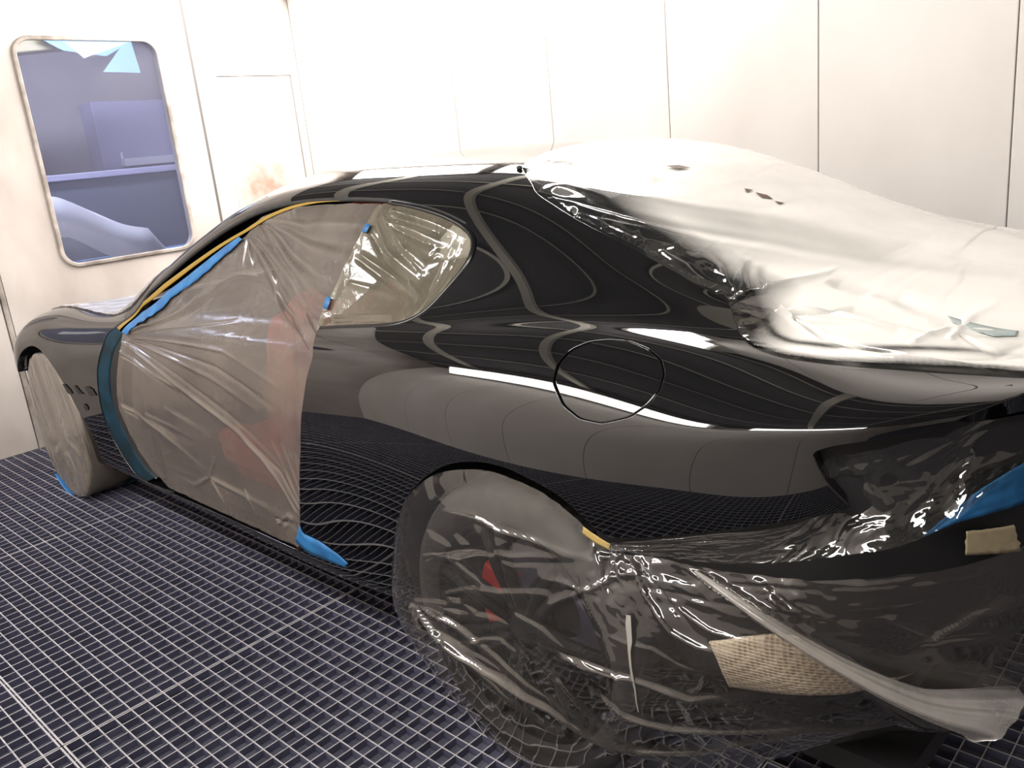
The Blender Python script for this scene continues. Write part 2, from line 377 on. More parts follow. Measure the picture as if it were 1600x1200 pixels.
#<<SURF
import numpy as np
STA = [  # x, then (half width, height) from the sill up to the roof centre
(-3.62,[(.50,.34),(.56,.35),(.60,.40),(.63,.46),(.65,.52),(.655,.58),(.65,.62),(.63,.655),(.60,.68),(.56,.695),(.51,.70),(.45,.70),(.38,.70),(.28,.70),(.15,.70),(0,.70)]),
(-3.42,[(0.6422,0.2),(0.7596,0.22),(0.827,0.28),(0.859,0.37),(0.879,0.48),(0.885,0.58),(0.875,0.66),(0.8396,0.715),(0.7816,0.755),(0.7174,0.775),(0.63,0.772),(0.55,0.772),(0.46,0.772),(0.35,0.772),(0.2,0.775),(0.0,0.775)]),
(-3.15,[(0.6616,0.18),(0.7988,0.19),(0.861,0.25),(0.893,0.36),(0.912,0.49),(0.92,0.61),(0.912,0.7),(0.8818,0.765),(0.8262,0.815),(0.7592,0.842),(0.68,0.845),(0.6,0.835),(0.5,0.83),(0.38,0.83),(0.22,0.835),(0.0,0.84)]),
(-2.85,[(0.681,0.18),(0.828,0.19),(0.88,0.25),(0.905,0.36),(0.92,0.5),(0.925,0.62),(0.915,0.715),(0.88,0.785),(0.8258,0.838),(0.762,0.866),(0.69,0.866),(0.61,0.852),(0.51,0.85),(0.39,0.855),(0.22,0.865),(0.0,0.87)]),
(-2.55,[(0.6732,0.18),(0.8276,0.19),(0.872,0.25),(0.888,0.37),(0.901,0.51),(0.904,0.63),(0.895,0.72),(0.8696,0.79),(0.8249,0.84),(0.7714,0.862),(0.71,0.858),(0.63,0.86),(0.52,0.87),(0.39,0.885),(0.22,0.9),(0.0,0.905)]),
(-2.22,[(0.6636,0.18),(0.8148,0.19),(0.856,0.25),(0.868,0.38),(0.88,0.52),(0.882,0.64),(0.874,0.73),(0.8548,0.8),(0.8247,0.85),(0.7892,0.875),(0.765,0.895),(0.725,0.925),(0.66,0.955),(0.55,0.985),(0.32,1.02),(0.0,1.035)]),
(-1.95,[(.67,.18),(.815,.19),(.852,.25),(.862,.39),(.873,.53),(.876,.65),(.869,.745),(.851,.82),(.824,.872),(.79,.902),(.757,.945),(.705,1.03),(.645,1.075),(.53,1.115),(.30,1.165),(0,1.185)]),
(-1.55,[(.68,.18),(.815,.19),(.852,.255),(.862,.39),(.873,.54),(.877,.66),(.871,.76),(.854,.84),(.828,.895),(.79,.93),(.745,.99),(.655,1.17),(.598,1.238),(.50,1.282),(.28,1.325),(0,1.34)]),
(-1.15,[(.68,.18),(.815,.19),(.852,.255),(.862,.39),(.873,.54),(.878,.67),(.873,.77),(.856,.85),(.83,.905),(.79,.943),(.745,1.01),(.635,1.235),(.57,1.305),(.47,1.342),(.27,1.37),(0,1.382)]),
(-.80,[(.68,.18),(.815,.195),(.852,.26),(.862,.40),(.875,.55),(.882,.68),(.876,.785),(.859,.865),(.831,.92),(.788,.957),(.748,1.01),(.645,1.21),(.572,1.295),(.47,1.34),(.27,1.37),(0,1.381)]),
(-.45,[(.68,.20),(.80,.22),(.85,.28),(.873,.41),(.892,.56),(.902,.69),(.897,.80),(.88,.88),(.847,.945),(.797,.985),(.755,1.02),(.66,1.175),(.575,1.275),(.47,1.325),(.27,1.352),(0,1.364)]),
(-.15,[(.68,.21),(.80,.23),(.855,.30),(.885,.43),(.908,.58),(.920,.71),(.915,.82),(.897,.895),(.857,.96),(.798,1.005),(.742,1.032),(.675,1.11),(.60,1.20),(.50,1.258),(.29,1.302),(0,1.325)]),
(.15,[(.68,.24),(.80,.27),(.86,.36),(.895,.50),(.917,.65),(.925,.76),(.919,.84),(.902,.90),(.86,.968),(.79,1.018),(.735,1.035),(.69,1.06),(.625,1.105),(.535,1.13),(.32,1.185),(0,1.208)]),
(.42,[(.68,.28),(.79,.32),(.85,.42),(.888,.56),(.908,.70),(.914,.80),(.910,.865),(.898,.908),(.85,.965),(.768,1.004),(.715,1.012),(.67,1.02),(.60,1.045),(.50,1.055),(.30,1.078),(0,1.088)]),
(.66,[(.66,.34),(.76,.38),(.82,.48),(.858,.62),(.880,.76),(.884,.85),(.883,.915),(.877,.944),(.82,.972),(.74,.985),(.69,.985),(.63,.99),(.55,1.005),(.45,1.008),(.27,1.025),(0,1.03)]),
(.82,[(.58,.40),(.66,.44),(.71,.54),(.75,.68),(.785,.80),(.80,.88),(.802,.938),(.80,.956),(.76,.966),(.70,.967),(.64,.963),(.57,.966),(.49,.975),(.40,.985),(.24,.995),(0,1.0)]),
(.95,[(.40,.45),(.45,.50),(.49,.60),(.52,.72),(.55,.82),(.565,.89),(.57,.935),(.57,.948),(.55,.955),(.52,.955),(.48,.952),(.43,.952),(.37,.955),(.30,.96),(.18,.975),(0,.98)]),
]
NI, NT = len(STA), len(STA[0][1])
def bs_basis(n, u):
    """clamped uniform cubic B-spline basis, u in [0, n-1] (Greville-like scaling)"""
    u = np.atleast_1d(np.asarray(u, float))
    m = n - 3
    kn = np.concatenate([[0]*3, np.arange(m+1), [m]*3]).astype(float)
    v = np.clip(u/(n-1)*m, 0, m-1e-9)
    N = [((v >= kn[i]) & (v < kn[i+1])).astype(float) for i in range(len(kn)-1)]
    for p in range(1, 4):
        M = []
        for i in range(len(kn)-1-p):
            a = kn[i+p]-kn[i]; b = kn[i+p+1]-kn[i+1]
            t = 0
            if a > 0: t = t + (v-kn[i])/a*N[i]
            if b > 0: t = t + (kn[i+p+1]-v)/b*N[i+1]
            M.append(t + np.zeros_like(v))
        N = M
    return np.stack(N, 1)
def greville(n):
    m = n-3
    kn = np.concatenate([[0]*3, np.arange(m+1), [m]*3]).astype(float)
    return np.array([kn[i+1:i+4].mean() for i in range(n)])/m*(n-1)
NET = np.array([[(x, -w, z) for w, z in pr] for x, pr in STA], float)
_T = NET.copy()
_A, _B = bs_basis(NI, greville(NI)), bs_basis(NT, greville(NT))
for _ in range(2):
    E = _T - np.einsum('ai,ijc,bj->abc', _A, NET, _B)
    NET = NET + .6*E
# flat across the centre line, so both halves meet without a crease
_d = NET[:, -1, 2]-NET[:, -2, 2]; NET[:, -1, 2] -= .3*_d; NET[:, -2, 2] = NET[:, -1, 2]
def S(i, t):
    return np.einsum('ni,ijc,nj->nc', bs_basis(NI, i), NET, bs_basis(NT, t))
def SN(i, t):
    h = 1e-3
    i = np.atleast_1d(i).astype(float); t = np.atleast_1d(t).astype(float)
    a = S(np.clip(i+h, 0, NI-1), t)-S(np.clip(i-h, 0, NI-1), t)
    b = S(i, np.clip(t+h, 0, NT-1))-S(i, np.clip(t-h, 0, NT-1))
    n = np.cross(a, b)
    n /= np.linalg.norm(n, axis=1)[:, None]+1e-12
    return n
#>>SURF
# panel outlines traced on the body surface, in its own (station, girth) coordinates
OUT = {
 'door': [(4.778,8.036),(4.615,7.554),(4.497,6.403),(4.295,5.092),(4.2,4.188),(4.118,3.41),(4.111,2.818),(4.194,2.249),(4.338,1.676),(4.595,1.104),(4.931,0.835),(5.715,0.912),(6.832,1.017),(7.738,1.086),(8.572,1.126),(8.656,1.715),(8.896,3.081),(9.109,4.175),(9.306,5.805),(9.423,7.376),(9.256,9.117),(9.588,9.269),(10.067,9.362),(10.416,9.534),(10.58,9.864),(10.721,10.255),(10.851,10.744),(10.962,11.153),(11.047,11.564),(11.024,11.945),(10.943,12.122),(10.779,12.251),(10.462,12.333),(10.044,12.394),(9.651,12.445),(9.198,12.421),(8.599,12.259),(8.066,12.128),(7.527,12.017),(6.875,11.817),(6.29,11.632),(5.425,11.138)],
 'door_film': [(5.186,7.643),(5.204,6.493),(5.03,5.247),(4.824,4.201),(4.751,3.564),(4.78,3.06),(4.923,2.419),(5.136,1.943),(5.399,1.534),(5.617,1.347),(5.808,1.127),(6.852,1.137),(7.753,1.192),(8.244,1.197),(8.535,1.202),(8.682,1.732),(8.808,2.558),(9.051,3.806),(9.265,5.369),(9.357,6.164),(9.412,7.373),(9.328,8.609),(9.218,10.226),(9.33,10.742),(9.475,11.31),(9.568,11.883),(9.577,12.326),(9.236,12.256),(8.639,12.09),(8.129,11.951),(7.623,11.828),(7.469,11.448),(7.005,11.216),(6.57,10.938),(6.022,10.48),(5.613,9.297)],
 'quarter_film': [(9.656,12.423),(10.048,12.375),(10.466,12.317),(10.775,12.231),(10.939,12.103),(11.017,11.94),(11.037,11.572),(10.952,11.162),(10.84,10.756),(10.709,10.276),(10.574,9.899),(10.408,9.583),(10.059,9.415),(9.581,9.321),(9.259,9.169),(9.231,10.097),(9.288,10.492),(9.398,11.049),(9.509,11.619),(9.555,12.137)],
 'yellow_a': [(4.859,8.041),(5.253,10.614),(5.866,11.121),(6.44,11.295),(6.963,11.448),(7.406,11.57),(7.742,11.802),(8.171,12.041),(8.543,12.21),(8.893,12.307)],
 'yellow_b': [(5.015,7.833),(5.383,10.388),(5.97,10.895),(6.518,11.172),(7.034,11.373),(7.47,11.515),(7.806,11.724),(8.214,11.953),(8.588,12.142),(8.924,12.267)],
 'blue_a': [(5.186,7.643),(5.521,9.814),(6.086,10.714),(6.612,11.042),(7.123,11.327),(7.356,11.434)],
 'blue_b': [(5.396,7.448),(5.788,9.042),(6.229,10.45),(6.751,10.825),(7.219,11.179),(7.421,11.361)],
 'front_tape_a': [(4.778,8.036),(4.615,7.554),(4.497,6.403),(4.295,5.092),(4.2,4.188),(4.118,3.41),(4.111,2.818),(4.194,2.249),(4.338,1.676),(4.595,1.104),(4.931,0.835)],
 'front_tape_b': [(5.123,7.695),(5.026,7.101),(4.821,6.256),(4.646,5.171),(4.526,4.266),(4.453,3.59),(4.487,3.034),(4.588,2.51),(4.741,1.951),(4.986,1.456),(5.322,1.245)],
 'jamb_b': [(5.186,7.643),(5.231,6.898),(5.106,6.291),(4.978,5.237),(4.829,4.334),(4.751,3.564),(4.807,3.066),(4.95,2.427),(5.164,1.952),(5.426,1.545),(5.611,1.319)],
 'sill_blue': [(8.714,2.013),(8.74,1.804),(9.036,1.784),(9.339,1.619),(9.472,1.461),(9.396,1.287),(9.075,1.278),(8.731,1.254),(8.578,1.338),(8.543,1.431)],
 'vents': [(2.994,4.186),(3.174,4.224),(3.24,3.907),(3.342,3.85),(3.105,3.851)],
 'arch': [(10.311,1.122),(10.253,1.687),(10.328,2.235),(10.431,2.745),(10.546,3.164),(10.731,3.697),(10.913,4.069),(11.123,4.402),(11.337,4.673),(11.527,4.86),(11.7,4.957),(11.861,5.004),(12.014,5.007),(12.16,4.964),(12.299,4.875),(12.433,4.737),(12.564,4.599),(12.691,4.446),(12.813,4.251),(12.928,4.006),(13.067,3.687),(13.209,3.481),(13.518,3.528),(13.875,3.615),(14.213,3.701),(14.582,3.801),(14.9,3.892),(15.1,3.948),(15.209,4.01)],
 'tail': [(15.209,4.01),(15.151,4.27),(15.064,4.658),(15.0,5.095),(14.968,5.493),(14.999,5.616),(15.105,5.743),(15.271,5.817),(15.436,5.85),(15.584,5.914),(15.668,6.421),(15.722,7.093),(15.784,7.816),(15.823,8.356)],
 'deck': [(10.774,14.209),(10.973,14.048),(11.171,13.897),(11.223,13.804),(11.365,13.729),(11.593,13.686),(11.841,13.656),(12.196,13.684),(12.528,13.695),(12.937,13.568),(13.292,13.282),(13.494,13.023),(13.609,12.438),(13.723,11.906),(13.864,11.187),(14.013,10.515),(14.192,10.068),(14.368,9.914),(14.61,10.107),(14.876,10.527),(15.124,10.918),(15.317,11.047),(15.484,11.089),(15.632,11.001),(15.756,10.759)],
 '_farch': [(1.122,4.582),(1.342,5.268),(1.637,5.65),(1.903,5.466),(2.139,4.954),(2.641,4.198),(2.839,3.226),(2.944,2.443),(2.743,1.406),(2.987,0.966),(3.795,1.055)],
 'fuel': [(12.618,7.728),(12.586,8.281),(12.628,8.743),(12.741,9.131),(12.897,9.346),(13.081,9.41),(13.292,9.179),(13.466,8.843),(13.582,8.406),(13.622,7.949),(13.578,7.477),(13.445,7.039),(13.196,6.695),(12.978,6.747),(12.785,7.099)],
}
#<<BODY
SI, ST = .29, .085            # rough metres per unit of station / girth
PSI = -math.radians(1.7)
car = empty('car', (0, 0, 0), PSI)
tag(car, 'black two-door coupe masked up with plastic film and blue tape for spraying', 'car')
def arr(k): return np.array(OUT[k], float)
def dens(loop, step=.012, sm=2, closed=True):
    """even spacing along a traced outline, then a light smoothing"""
    p = np.array(loop, float)*[SI, ST]
    if closed: p = np.vstack([p, p[:1]])
    d = np.r_[0, np.cumsum(np.hypot(*np.diff(p, axis=0).T))]
    n = max(8, int(d[-1]/step)); s = np.linspace(0, d[-1], n, endpoint=not closed)
    q = np.stack([np.interp(s, d, p[:, k]) for k in (0, 1)], 1)
    for _ in range(sm):
        if closed: q = .25*np.roll(q, 1, 0)+.5*q+.25*np.roll(q, -1, 0)
        else: q[1:-1] = .25*q[:-2]+.5*q[1:-1]+.25*q[2:]
    return q/[SI, ST]
def inside(poly, pts):
    x, y = pts[:, 0], pts[:, 1]; r = np.zeros(len(pts), bool); n = len(poly); j = n-1
    for i in range(n):
        xi, yi = poly[i]; xj, yj = poly[j]
        c = ((yi > y) != (yj > y)) & (x < (xj-xi)*(y-yi)/((yj-yi) if yj != yi else 1e-12)+xi)
        r ^= c; j = i
    return r
IM, TM = NI-1, NT-1
def patch_dom(holes=(), keep=None, ni=150, nt=110, box=None):
    """triangulate a region of the surface domain bounded by clean outlines"""
    i0, i1, t0, t1 = box or (0, IM, 0, TM)
    loops = [np.clip(h, [0, 0], [IM, TM]) for h in holes]+([np.clip(keep, [0, 0], [IM, TM])] if keep is not None else [])
    gi, gt = np.meshgrid(np.linspace(i0, i1, ni), np.linspace(t0, t1, nt), indexing='ij')
    g = np.stack([gi.ravel(), gt.ravel()], 1)
    sc_ = np.array([SI, ST]); step = min((i1-i0)*SI/ni, (t1-t0)*ST/nt)
    L_ = np.vstack(loops) if loops else np.zeros((0, 2))
    ok = np.ones(len(g), bool)
    for c in range(0, len(L_), 64):
        d2 = ((g[:, None, :]*sc_-L_[None, c:c+64, :]*sc_)**2).sum(2).min(1); ok &= d2 > (.45*step)**2
    if keep is not None: ok &= inside(loops[-1], g)
    g = g[ok]
    V = np.vstack([L_, g]) if len(L_) else g
    E, k = [], 0
    for l in loops:
        n = len(l); E += [(k+a, k+(a+1) % n) for a in range(n)]; k += n
    vo, _, fo, _, _, _ = delaunay_2d_cdt([Vector(v) for v in (V*sc_)], E, [], 0, 1e-7)
    V = np.array([tuple(v) for v in vo])/sc_; F = np.array([f for f in fo if len(f) == 3])
    c = V[F].mean(1); ok = np.ones(len(F), bool)
    for h in loops[:len(holes)]: ok &= ~inside(h, c)
    if keep is not None: ok &= inside(loops[-1], c)
    F = F[ok]
    used = np.unique(F); mp = -np.ones(len(V), int); mp[used] = np.arange(len(used))
    V = V[used]; F = mp[F]
    a = V[F]; ar = np.cross(a[:, 1]-a[:, 0], a[:, 2]-a[:, 0])
    F[ar < 0] = F[ar < 0][:, ::-1]
    F = F[np.abs(ar) > 1e-9]
    return V, F
def lift(D, off=0):
    D = np.clip(D, [0, 0], [IM, TM]); p, n = S(D[:, 0], D[:, 1]), SN(D[:, 0], D[:, 1])
    c = D[:, 1] > TM-1e-3; n[c, 1] = 0; n[c] /= np.linalg.norm(n[c], axis=1)[:, None]
    return p+n*(off if np.isscalar(off) else np.asarray(off)[:, None]), n
def body_mesh(D, F, off=0, flange=.02, rad=.0025, skip_border=True):
    """lift to 3-D and turn the cut edges inwards with a small rounded lip"""
    Pn, Nn = lift(D, off); V, NN, FF = list(Pn), list(Nn), [tuple(f) for f in F]
    if flange:
        e = np.vstack([F[:, [0, 1]], F[:, [1, 2]], F[:, [2, 0]]]); key = np.sort(e, 1)
        u, inv, cnt = np.unique(key, axis=0, return_inverse=True, return_counts=True)
        be = e[cnt[inv.ravel()] == 1]
        def border(a):
            i, t = D[a]; return i < 1e-3 or i > IM-1e-3 or t < 1e-3 or t > TM-1e-3
        be = [(a, b) for a, b in be if not (border(a) and border(b))]
        dirs = {}
        for a, b in be:
            t = Pn[b]-Pn[a]; t /= np.linalg.norm(t)+1e-12
            for q in (a, b): dirs[q] = dirs.get(q, 0)+np.cross(t, Nn[q])
        ring = {}
        for q, d in dirs.items():
            d = d/(np.linalg.norm(d)+1e-12); n = Nn[q]; r = rad; k = len(V)
            V += [Pn[q]+d*r*.7-n*r*.3, Pn[q]+d*r-n*r, Pn[q]+d*r-n*flange]
            NN += [(n+d)/1.4142, d, d]
            ring[q] = (q, k, k+1, k+2)
        for a, b in be:
            A, B = ring[a], ring[b]
            for s in range(3): FF.append((A[s], A[s+1], B[s+1], B[s]))
    return np.array(V), FF, np.array(NN)
def mirror(V, F, Nn):
    return V*[1, -1, 1], [tuple(f[::-1]) for f in F], Nn*[1, -1, 1]
def join(*parts):
    V, F, Nn, k = [], [], [], 0
    for v, f, n in parts:
        V.append(v); Nn.append(n); F += [tuple(i+k for i in q) for q in f]; k += len(v)
    return np.vstack(V), F, np.vstack(Nn)

def mid_line(a, b, n=60): return np.stack([np.linspace(a, b, n), np.full(n, float(TM))], 1)
H_door = dens(arr('door'), .010, 2)
tailp = arr('tail'); archp = arr('arch')
low = np.vstack([dens(archp[:23], .010, 2, False), dens(np.vstack([archp[22:], tailp]), .008, 1, False), [[IM, tailp[-1, 1]], [IM, 0], [archp[0, 0]-.1, 0]]])
deck = np.vstack([dens(arr('deck'), .012, 2, False), [[IM, arr('deck')[-1, 1]+.05]], mid_line(IM, 10.45, 120)])
# front wheel arch: a circle round the front axle, in side view
def side_circle(cx, cz, R, a0, a1, n):
    out = []
    gt = np.linspace(.6, 8, 200)
    for an in np.linspace(a0, a1, n):
        x, z = cx+R*math.cos(an), cz+R*math.sin(an)
        i, t = 3.0, 3.0
        for _ in range(40):
            q = S([i], [t])[0]; h = 1e-3
            J = np.stack([(S([i+h], [t])[0]-q)/h, (S([i], [t+h])[0]-q)/h], 1)[[0, 2]]
            st = np.linalg.solve(J, np.array([x, z])-q[[0, 2]]); st = np.clip(st, -.4, .4)
            i = min(max(i+st[0], .01), IM-.01); t = min(max(t+st[1], 0), TM)
        out.append((i, t))
    return np.array(out)
fa = side_circle(-2.955, .342, .382, math.radians(-20), math.radians(143), 60)
front = np.vstack([fa, [[fa[-1, 0]-.25, fa[-1, 1]-.15], [0, fa[-1, 1]-.15], [0, 0], [fa[0, 0], 0]]])
fz = arr('fuel'); fc = fz.mean(0)
fuel_o = dens(fz, .006, 3); fuel_i = fc+(fuel_o-fc)*.932
ws = np.vstack([dens(np.array([(5.44, TM-.2), (5.35, 13.8), (5.45, 12.75), (5.8, 12.45), (6.6, 12.4), (7.3, 12.5), (7.6, 13.2), (7.72, TM-.2)]), .012, 3, False), mid_line(7.74, 5.45, 40)])
D1, F1 = patch_dom([H_door, low, deck, front, fuel_o, ws], None, 230, 150)
fw = dens(np.vstack([arr('door')[20:], arr('door')[:1]]), .012, 2)      # far side window opening
D2, F2 = patch_dom([fw, low, deck, front, ws], None, 90, 70)
near = body_mesh(D1, F1, 0, .03)
far = mirror(*body_mesh(D2, F2, 0, .02))
V, F, Nn = join(near, far)
body = mesh_obj('body_shell', V, F, M['paint'], car, Nn)
Df, Ff = patch_dom([], fuel_i, 150, 120, (fuel_i[:, 0].min(), fuel_i[:, 0].max(), fuel_i[:, 1].min(), fuel_i[:, 1].max()))
V, F, Nn = body_mesh(Df, Ff, -.0015, .014, .003)
mesh_obj('fuel_filler_door', V, F, M['paint'], car, Nn)
k_ = fc+(fuel_o-fc)*1.12
Dk, Fk = patch_dom([], k_, 20, 20, (k_[:, 0].min(), k_[:, 0].max(), k_[:, 1].min(), k_[:, 1].max()))
V, F, Nn = body_mesh(Dk, Fk, -.014, 0); mesh_obj('fuel_filler_pocket', V, F, M['black'], car, Nn)
dk0 = arr('deck'); deck_in = np.vstack([dens(dk0+np.stack([np.full(len(dk0), -.01), .03+.42*np.clip((dk0[:, 0]-13.6)/2.2, 0, 1)], 1), .012, 2, False), [[IM, dk0[-1, 1]+.3]], mid_line(IM, 10.45, 120)])
D, F_ = patch_dom([], deck, 90, 60, (9, IM, 9, TM)); a = body_mesh(D, F_, -.032, 0); V, F, Nn = join(a, mirror(*a)); mesh_obj('boot_gutter', V, F, M['black'], car, Nn)
# rear window and boot lid, a little below the panels round them
for name, ia, ib, mm in (('rear_window', 0, 13.5, M['glass_dark']), ('boot_lid', 13.52, IM, M['paint'])):
    D, F_ = patch_dom([], deck_in, 170, 130, (9, IM, 9, TM)); c = D[F_].mean(1)
    F_ = F_[(c[:, 0] > ia) & (c[:, 0] < ib)]; u = np.unique(F_); mp = -np.ones(len(D), int); mp[u] = np.arange(len(u))
    a = body_mesh(D[u], mp[F_], -.012, 0); V, F, Nn = join(a, mirror(*a)); mesh_obj(name, V, F, mm, car, Nn)
D, F_ = patch_dom([], ws, 40, 40, (5, 8, 12, TM)); a = body_mesh(D, F_, -.004, 0); V, F, Nn = join(a, mirror(*a)); mesh_obj('windscreen', V, F, M['glass_dark'], car, Nn)
# dark structure behind the removed rear bumper and in the lamp recess
rk = np.vstack([archp[19:22], archp[22:], tailp, [[IM, tailp[-1, 1]], [IM, .3], [13.2, .3]]])
D, F_ = patch_dom([], rk, 80, 80, (11, IM, 0, 12)); a = body_mesh(D, F_, -.035, 0)
for V, F, Nn in (a, mirror(*a)): mesh_obj('rear_inner_panel', V, F, M['black'], car, Nn)
tt = np.linspace(0, TM, 60); e_ = S(np.full(60, IM-.02), tt); c_ = np.array([.965, 0, .7])
ring = np.vstack([e_, e_[::-1]*[1, -1, 1]]); V = np.vstack([ring, (ring-c_)*[1, .6, .6]+c_+[.03, 0, 0], [c_+[.045, 0, 0]]]); n = len(ring)
mesh_obj('tail_panel', V, [(k, n+k, n+(k+1) % n, (k+1) % n) for k in range(n)]+[(n+k, 2*n, n+(k+1) % n) for k in range(n)], M['black'], car)
def strip(name, A, B, m, off_a, off_b, parent=car, n=60, rows=5, rag=0, seed=0):
    """a band between two traced lines lying on the body surface"""
    def rs(l):
        p = np.array(l)*[SI, ST]; d = np.r_[0, np.cumsum(np.hypot(*np.diff(p, axis=0).T))]
        q = np.stack([np.interp(np.linspace(0, d[-1], n), d, p[:, k]) for k in (0, 1)], 1)
        for _ in range(2): q[1:-1] = .25*q[:-2]+.5*q[1:-1]+.25*q[2:]
        return q/[SI, ST]
    a, b = rs(A), rs(B); rnd = np.random.RandomState(seed)
    if rag: b = b+(b-a)*np.convolve(rnd.rand(n+4)-.5, np.ones(5)/5, 'valid')[:, None]*rag
    V, Nn = [], []
    for r in range(rows):
        s = r/(rows-1); v, nn = lift(a*(1-s)+b*s, off_a*(1-s)+off_b*s); V.append(v); Nn.append(nn)
    V = np.vstack(V); F = [(r*n+k, r*n+k+1, (r+1)*n+k+1, (r+1)*n+k) for r in range(rows-1) for k in range(n-1)]
    return mesh_obj(name, V, F, m, parent)
M['yellow_seal'] = mat('yellow_fine_line', (.24, .145, .008), .5)
M['blue_tape'] = noise_mix(mat('blue_masking_tape', (.02, .2, .5), .5), (.008, .085, .24), (.018, .15, .36), 18, 4)
M['teal_tape'] = noise_mix(mat('oversprayed_tape', (.01, .06, .09), .55, 0, .2), (.002, .012, .018), (.006, .045, .08), 9, 4, .35, .75)
strip('door_jamb', OUT['front_tape_b'], OUT['jamb_b'], M['black'], -.016, -.03)
dr = arr('door'); top = np.vstack([dr[31:], dr[:1]])
seal = MB(); sp, sn = lift(dens(top, .02, 2, False), -.006); seal.tube(sp, .007, 8); seal.build('door_seal', M['rubber'], car, True)
# front wing vents and badge recess
M['hole'] = mat('vent_recess', (.006, .006, .006), .5)


# ------------------------------------------------------------------ inside and under the car
def soft_box(c, size, e=.35, n=20, m=12, rot=None):
    """rounded cushion shape"""
    V, F = [], []
    sg = lambda v, p: math.copysign(abs(v)**p, v)
    for a in range(m+1):
        ph = -math.pi/2+math.pi*a/m
        for b in range(n):
            th = 2*math.pi*b/n
            v = Vector((sg(math.cos(ph), e)*sg(math.cos(th), e)*size[0]/2, sg(math.cos(ph), e)*sg(math.sin(th), e)*size[1]/2, sg(math.sin(ph), e)*size[2]/2))
            if rot: v = Matrix.Rotation(rot, 3, 'Y') @ v
            V.append(v+Vector(c))
    for a in range(m):
        for b in range(n): F.append((a*n+b, a*n+(b+1) % n, (a+1)*n+(b+1) % n, (a+1)*n+b))
    return V, F
mb = MB(); mb.box(-3.3, .75, -.66, .66, .17, .22); mb.box(-2.5, -2.42, -.66, .66, .2, .86); mb.box(-.02, .03, -.66, .66, .2, 1.0)
mb.box(.35, .74, -.60, .60, .36, .42); mb.build('floor_pan', M['black'], car)
mb = MB(); mb.add(*soft_box((-2.3, 0, .78), (.34, 1.3, .26))); mb.build('dashboard', M['black'], car, True)
mb = MB(); mb.tube([(-1.98+.02*math.sin(a)*0, -.38+.18*math.cos(a), .80+.17*math.sin(a)) for a in np.linspace(0, 2*math.pi, 28, endpoint=False)], .014, 8, True)
mb.tube([(-1.98, -.56, .80), (-1.99, -.2, .80)], .012); mb.tube([(-1.98, -.38, .80), (-2.2, -.38, .77)], .02); mb.build('steering_wheel', M['black'], car, True)
def seat(x, y, z, nm='seat'):
    r = empty(nm, (x, y, z), 0, car)
    mb = MB(); mb.add(*soft_box((0, 0, .10), (.52, .50, .20))); mb.add(*soft_box((-.02, -.22, .15), (.46, .11, .14))); mb.add(*soft_box((-.02, .22, .15), (.46, .11, .14))); mb.build('cushion', M['red'], r, True)
    mb = MB(); mb.add(*soft_box((.30, 0, .45), (.15, .48, .62), .4, 20, 12, .28)); mb.add(*soft_box((.26, -.21, .43), (.17, .10, .52), .5, 16, 10, .28)); mb.add(*soft_box((.26, .21, .43), (.17, .10, .52), .5, 16, 10, .28)); mb.build('backrest', M['red'], r, True)
    mb = MB(); mb.add(*soft_box((.42, 0, .80), (.10, .27, .17), .5, 16, 10, .2)); mb.build('headrest', M['black'], r, True)
    return r
seat(-1.56, -.40, .24); seat(-1.50, .40, .24)
# wheels
def wheel(name, c, r, wd, outer, detail=True):
    root = empty(name, c, 0, car)
    o = outer; prof = []
    for a in np.linspace(0, math.pi, 9): prof.append((r-.012+.012*math.sin(a)*1.0, -wd*.42*math.cos(a)))
    sh = [(r*.74, -wd*.44), (r*.80, -wd*.5), (r*.93, -wd*.48)]+prof+[(r*.93, wd*.48), (r*.80, wd*.5), (r*.74, wd*.44)]
    mb = MB(); mb.lathe(sh, (0, 0, 0), 'y', 72)
    for k in range(72):      # tread blocks
        a = 2*math.pi*k/72
        for s in (-1, 1):
            p = [(r+.001, a+da) for da in (-.022, .022)]
            mb.add([(q[0]*math.cos(q[1]), s*y, q[0]*math.sin(q[1])) for q in p for y in (wd*.08, wd*.40)], [(0, 1, 3, 2)])
    mb.build('tyre', M['rubber'], root, True)
    mb = MB(); R = r*.745
    mb.lathe([(R, o*wd*.46), (R-.012, o*wd*.47), (R-.022, o*wd*.40), (R-.03, 0), (R-.02, -o*wd*.44), (R, -o*wd*.45)], (0, 0, 0), 'y', 60)
    for k in range(7):
        a = 2*math.pi*k/7
        for da in (-.10, .10):
            b0, b1 = a+da*1.9, a+da
            p0 = (.05*math.cos(b0), o*wd*.36, .05*math.sin(b0)); p1 = ((R-.012)*math.cos(b1), o*wd*.43, (R-.012)*math.sin(b1))
            mb.tube([p0, [(p0[i]+p1[i])/2+(o*.008 if i == 1 else 0) for i in range(3)], p1], [.017, .014, .013], 8)
    mb.lathe([(0.0001, o*wd*.40), (.03, o*wd*.40), (.062, o*wd*.36), (.07, o*wd*.25)], (0, 0, 0), 'y', 32)
    mb.build('rim', M['rim'], root, True)
    mb = MB(); mb.lathe([(.08, -.01), (.175, -.01), (.175, .012), (.08, .012)], (0, 0, 0), 'y', 48, True); mb.build('brake_disc', M['bar_side'], root)
    mb = MB(); V_ = []
    n = 9
    for k in range(n):
        a = math.radians(150+k*62/(n-1))
        for (q, y) in ((.115, -.045), (.19, -.045), (.19, .045), (.115, .045)): V_.append((q*math.cos(a), o*.015+y, q*math.sin(a)))
    mb.add(V_, [(k*4+s, k*4+(s+1) % 4, k*4+4+(s+1) % 4, k*4+4+s) for k in range(n-1) for s in range(4)]+[(3, 2, 1, 0), (n*4-4, n*4-3, n*4-2, n*4-1)])
    mb.build('brake_caliper', M['caliper'], root, False, .006)
    return root
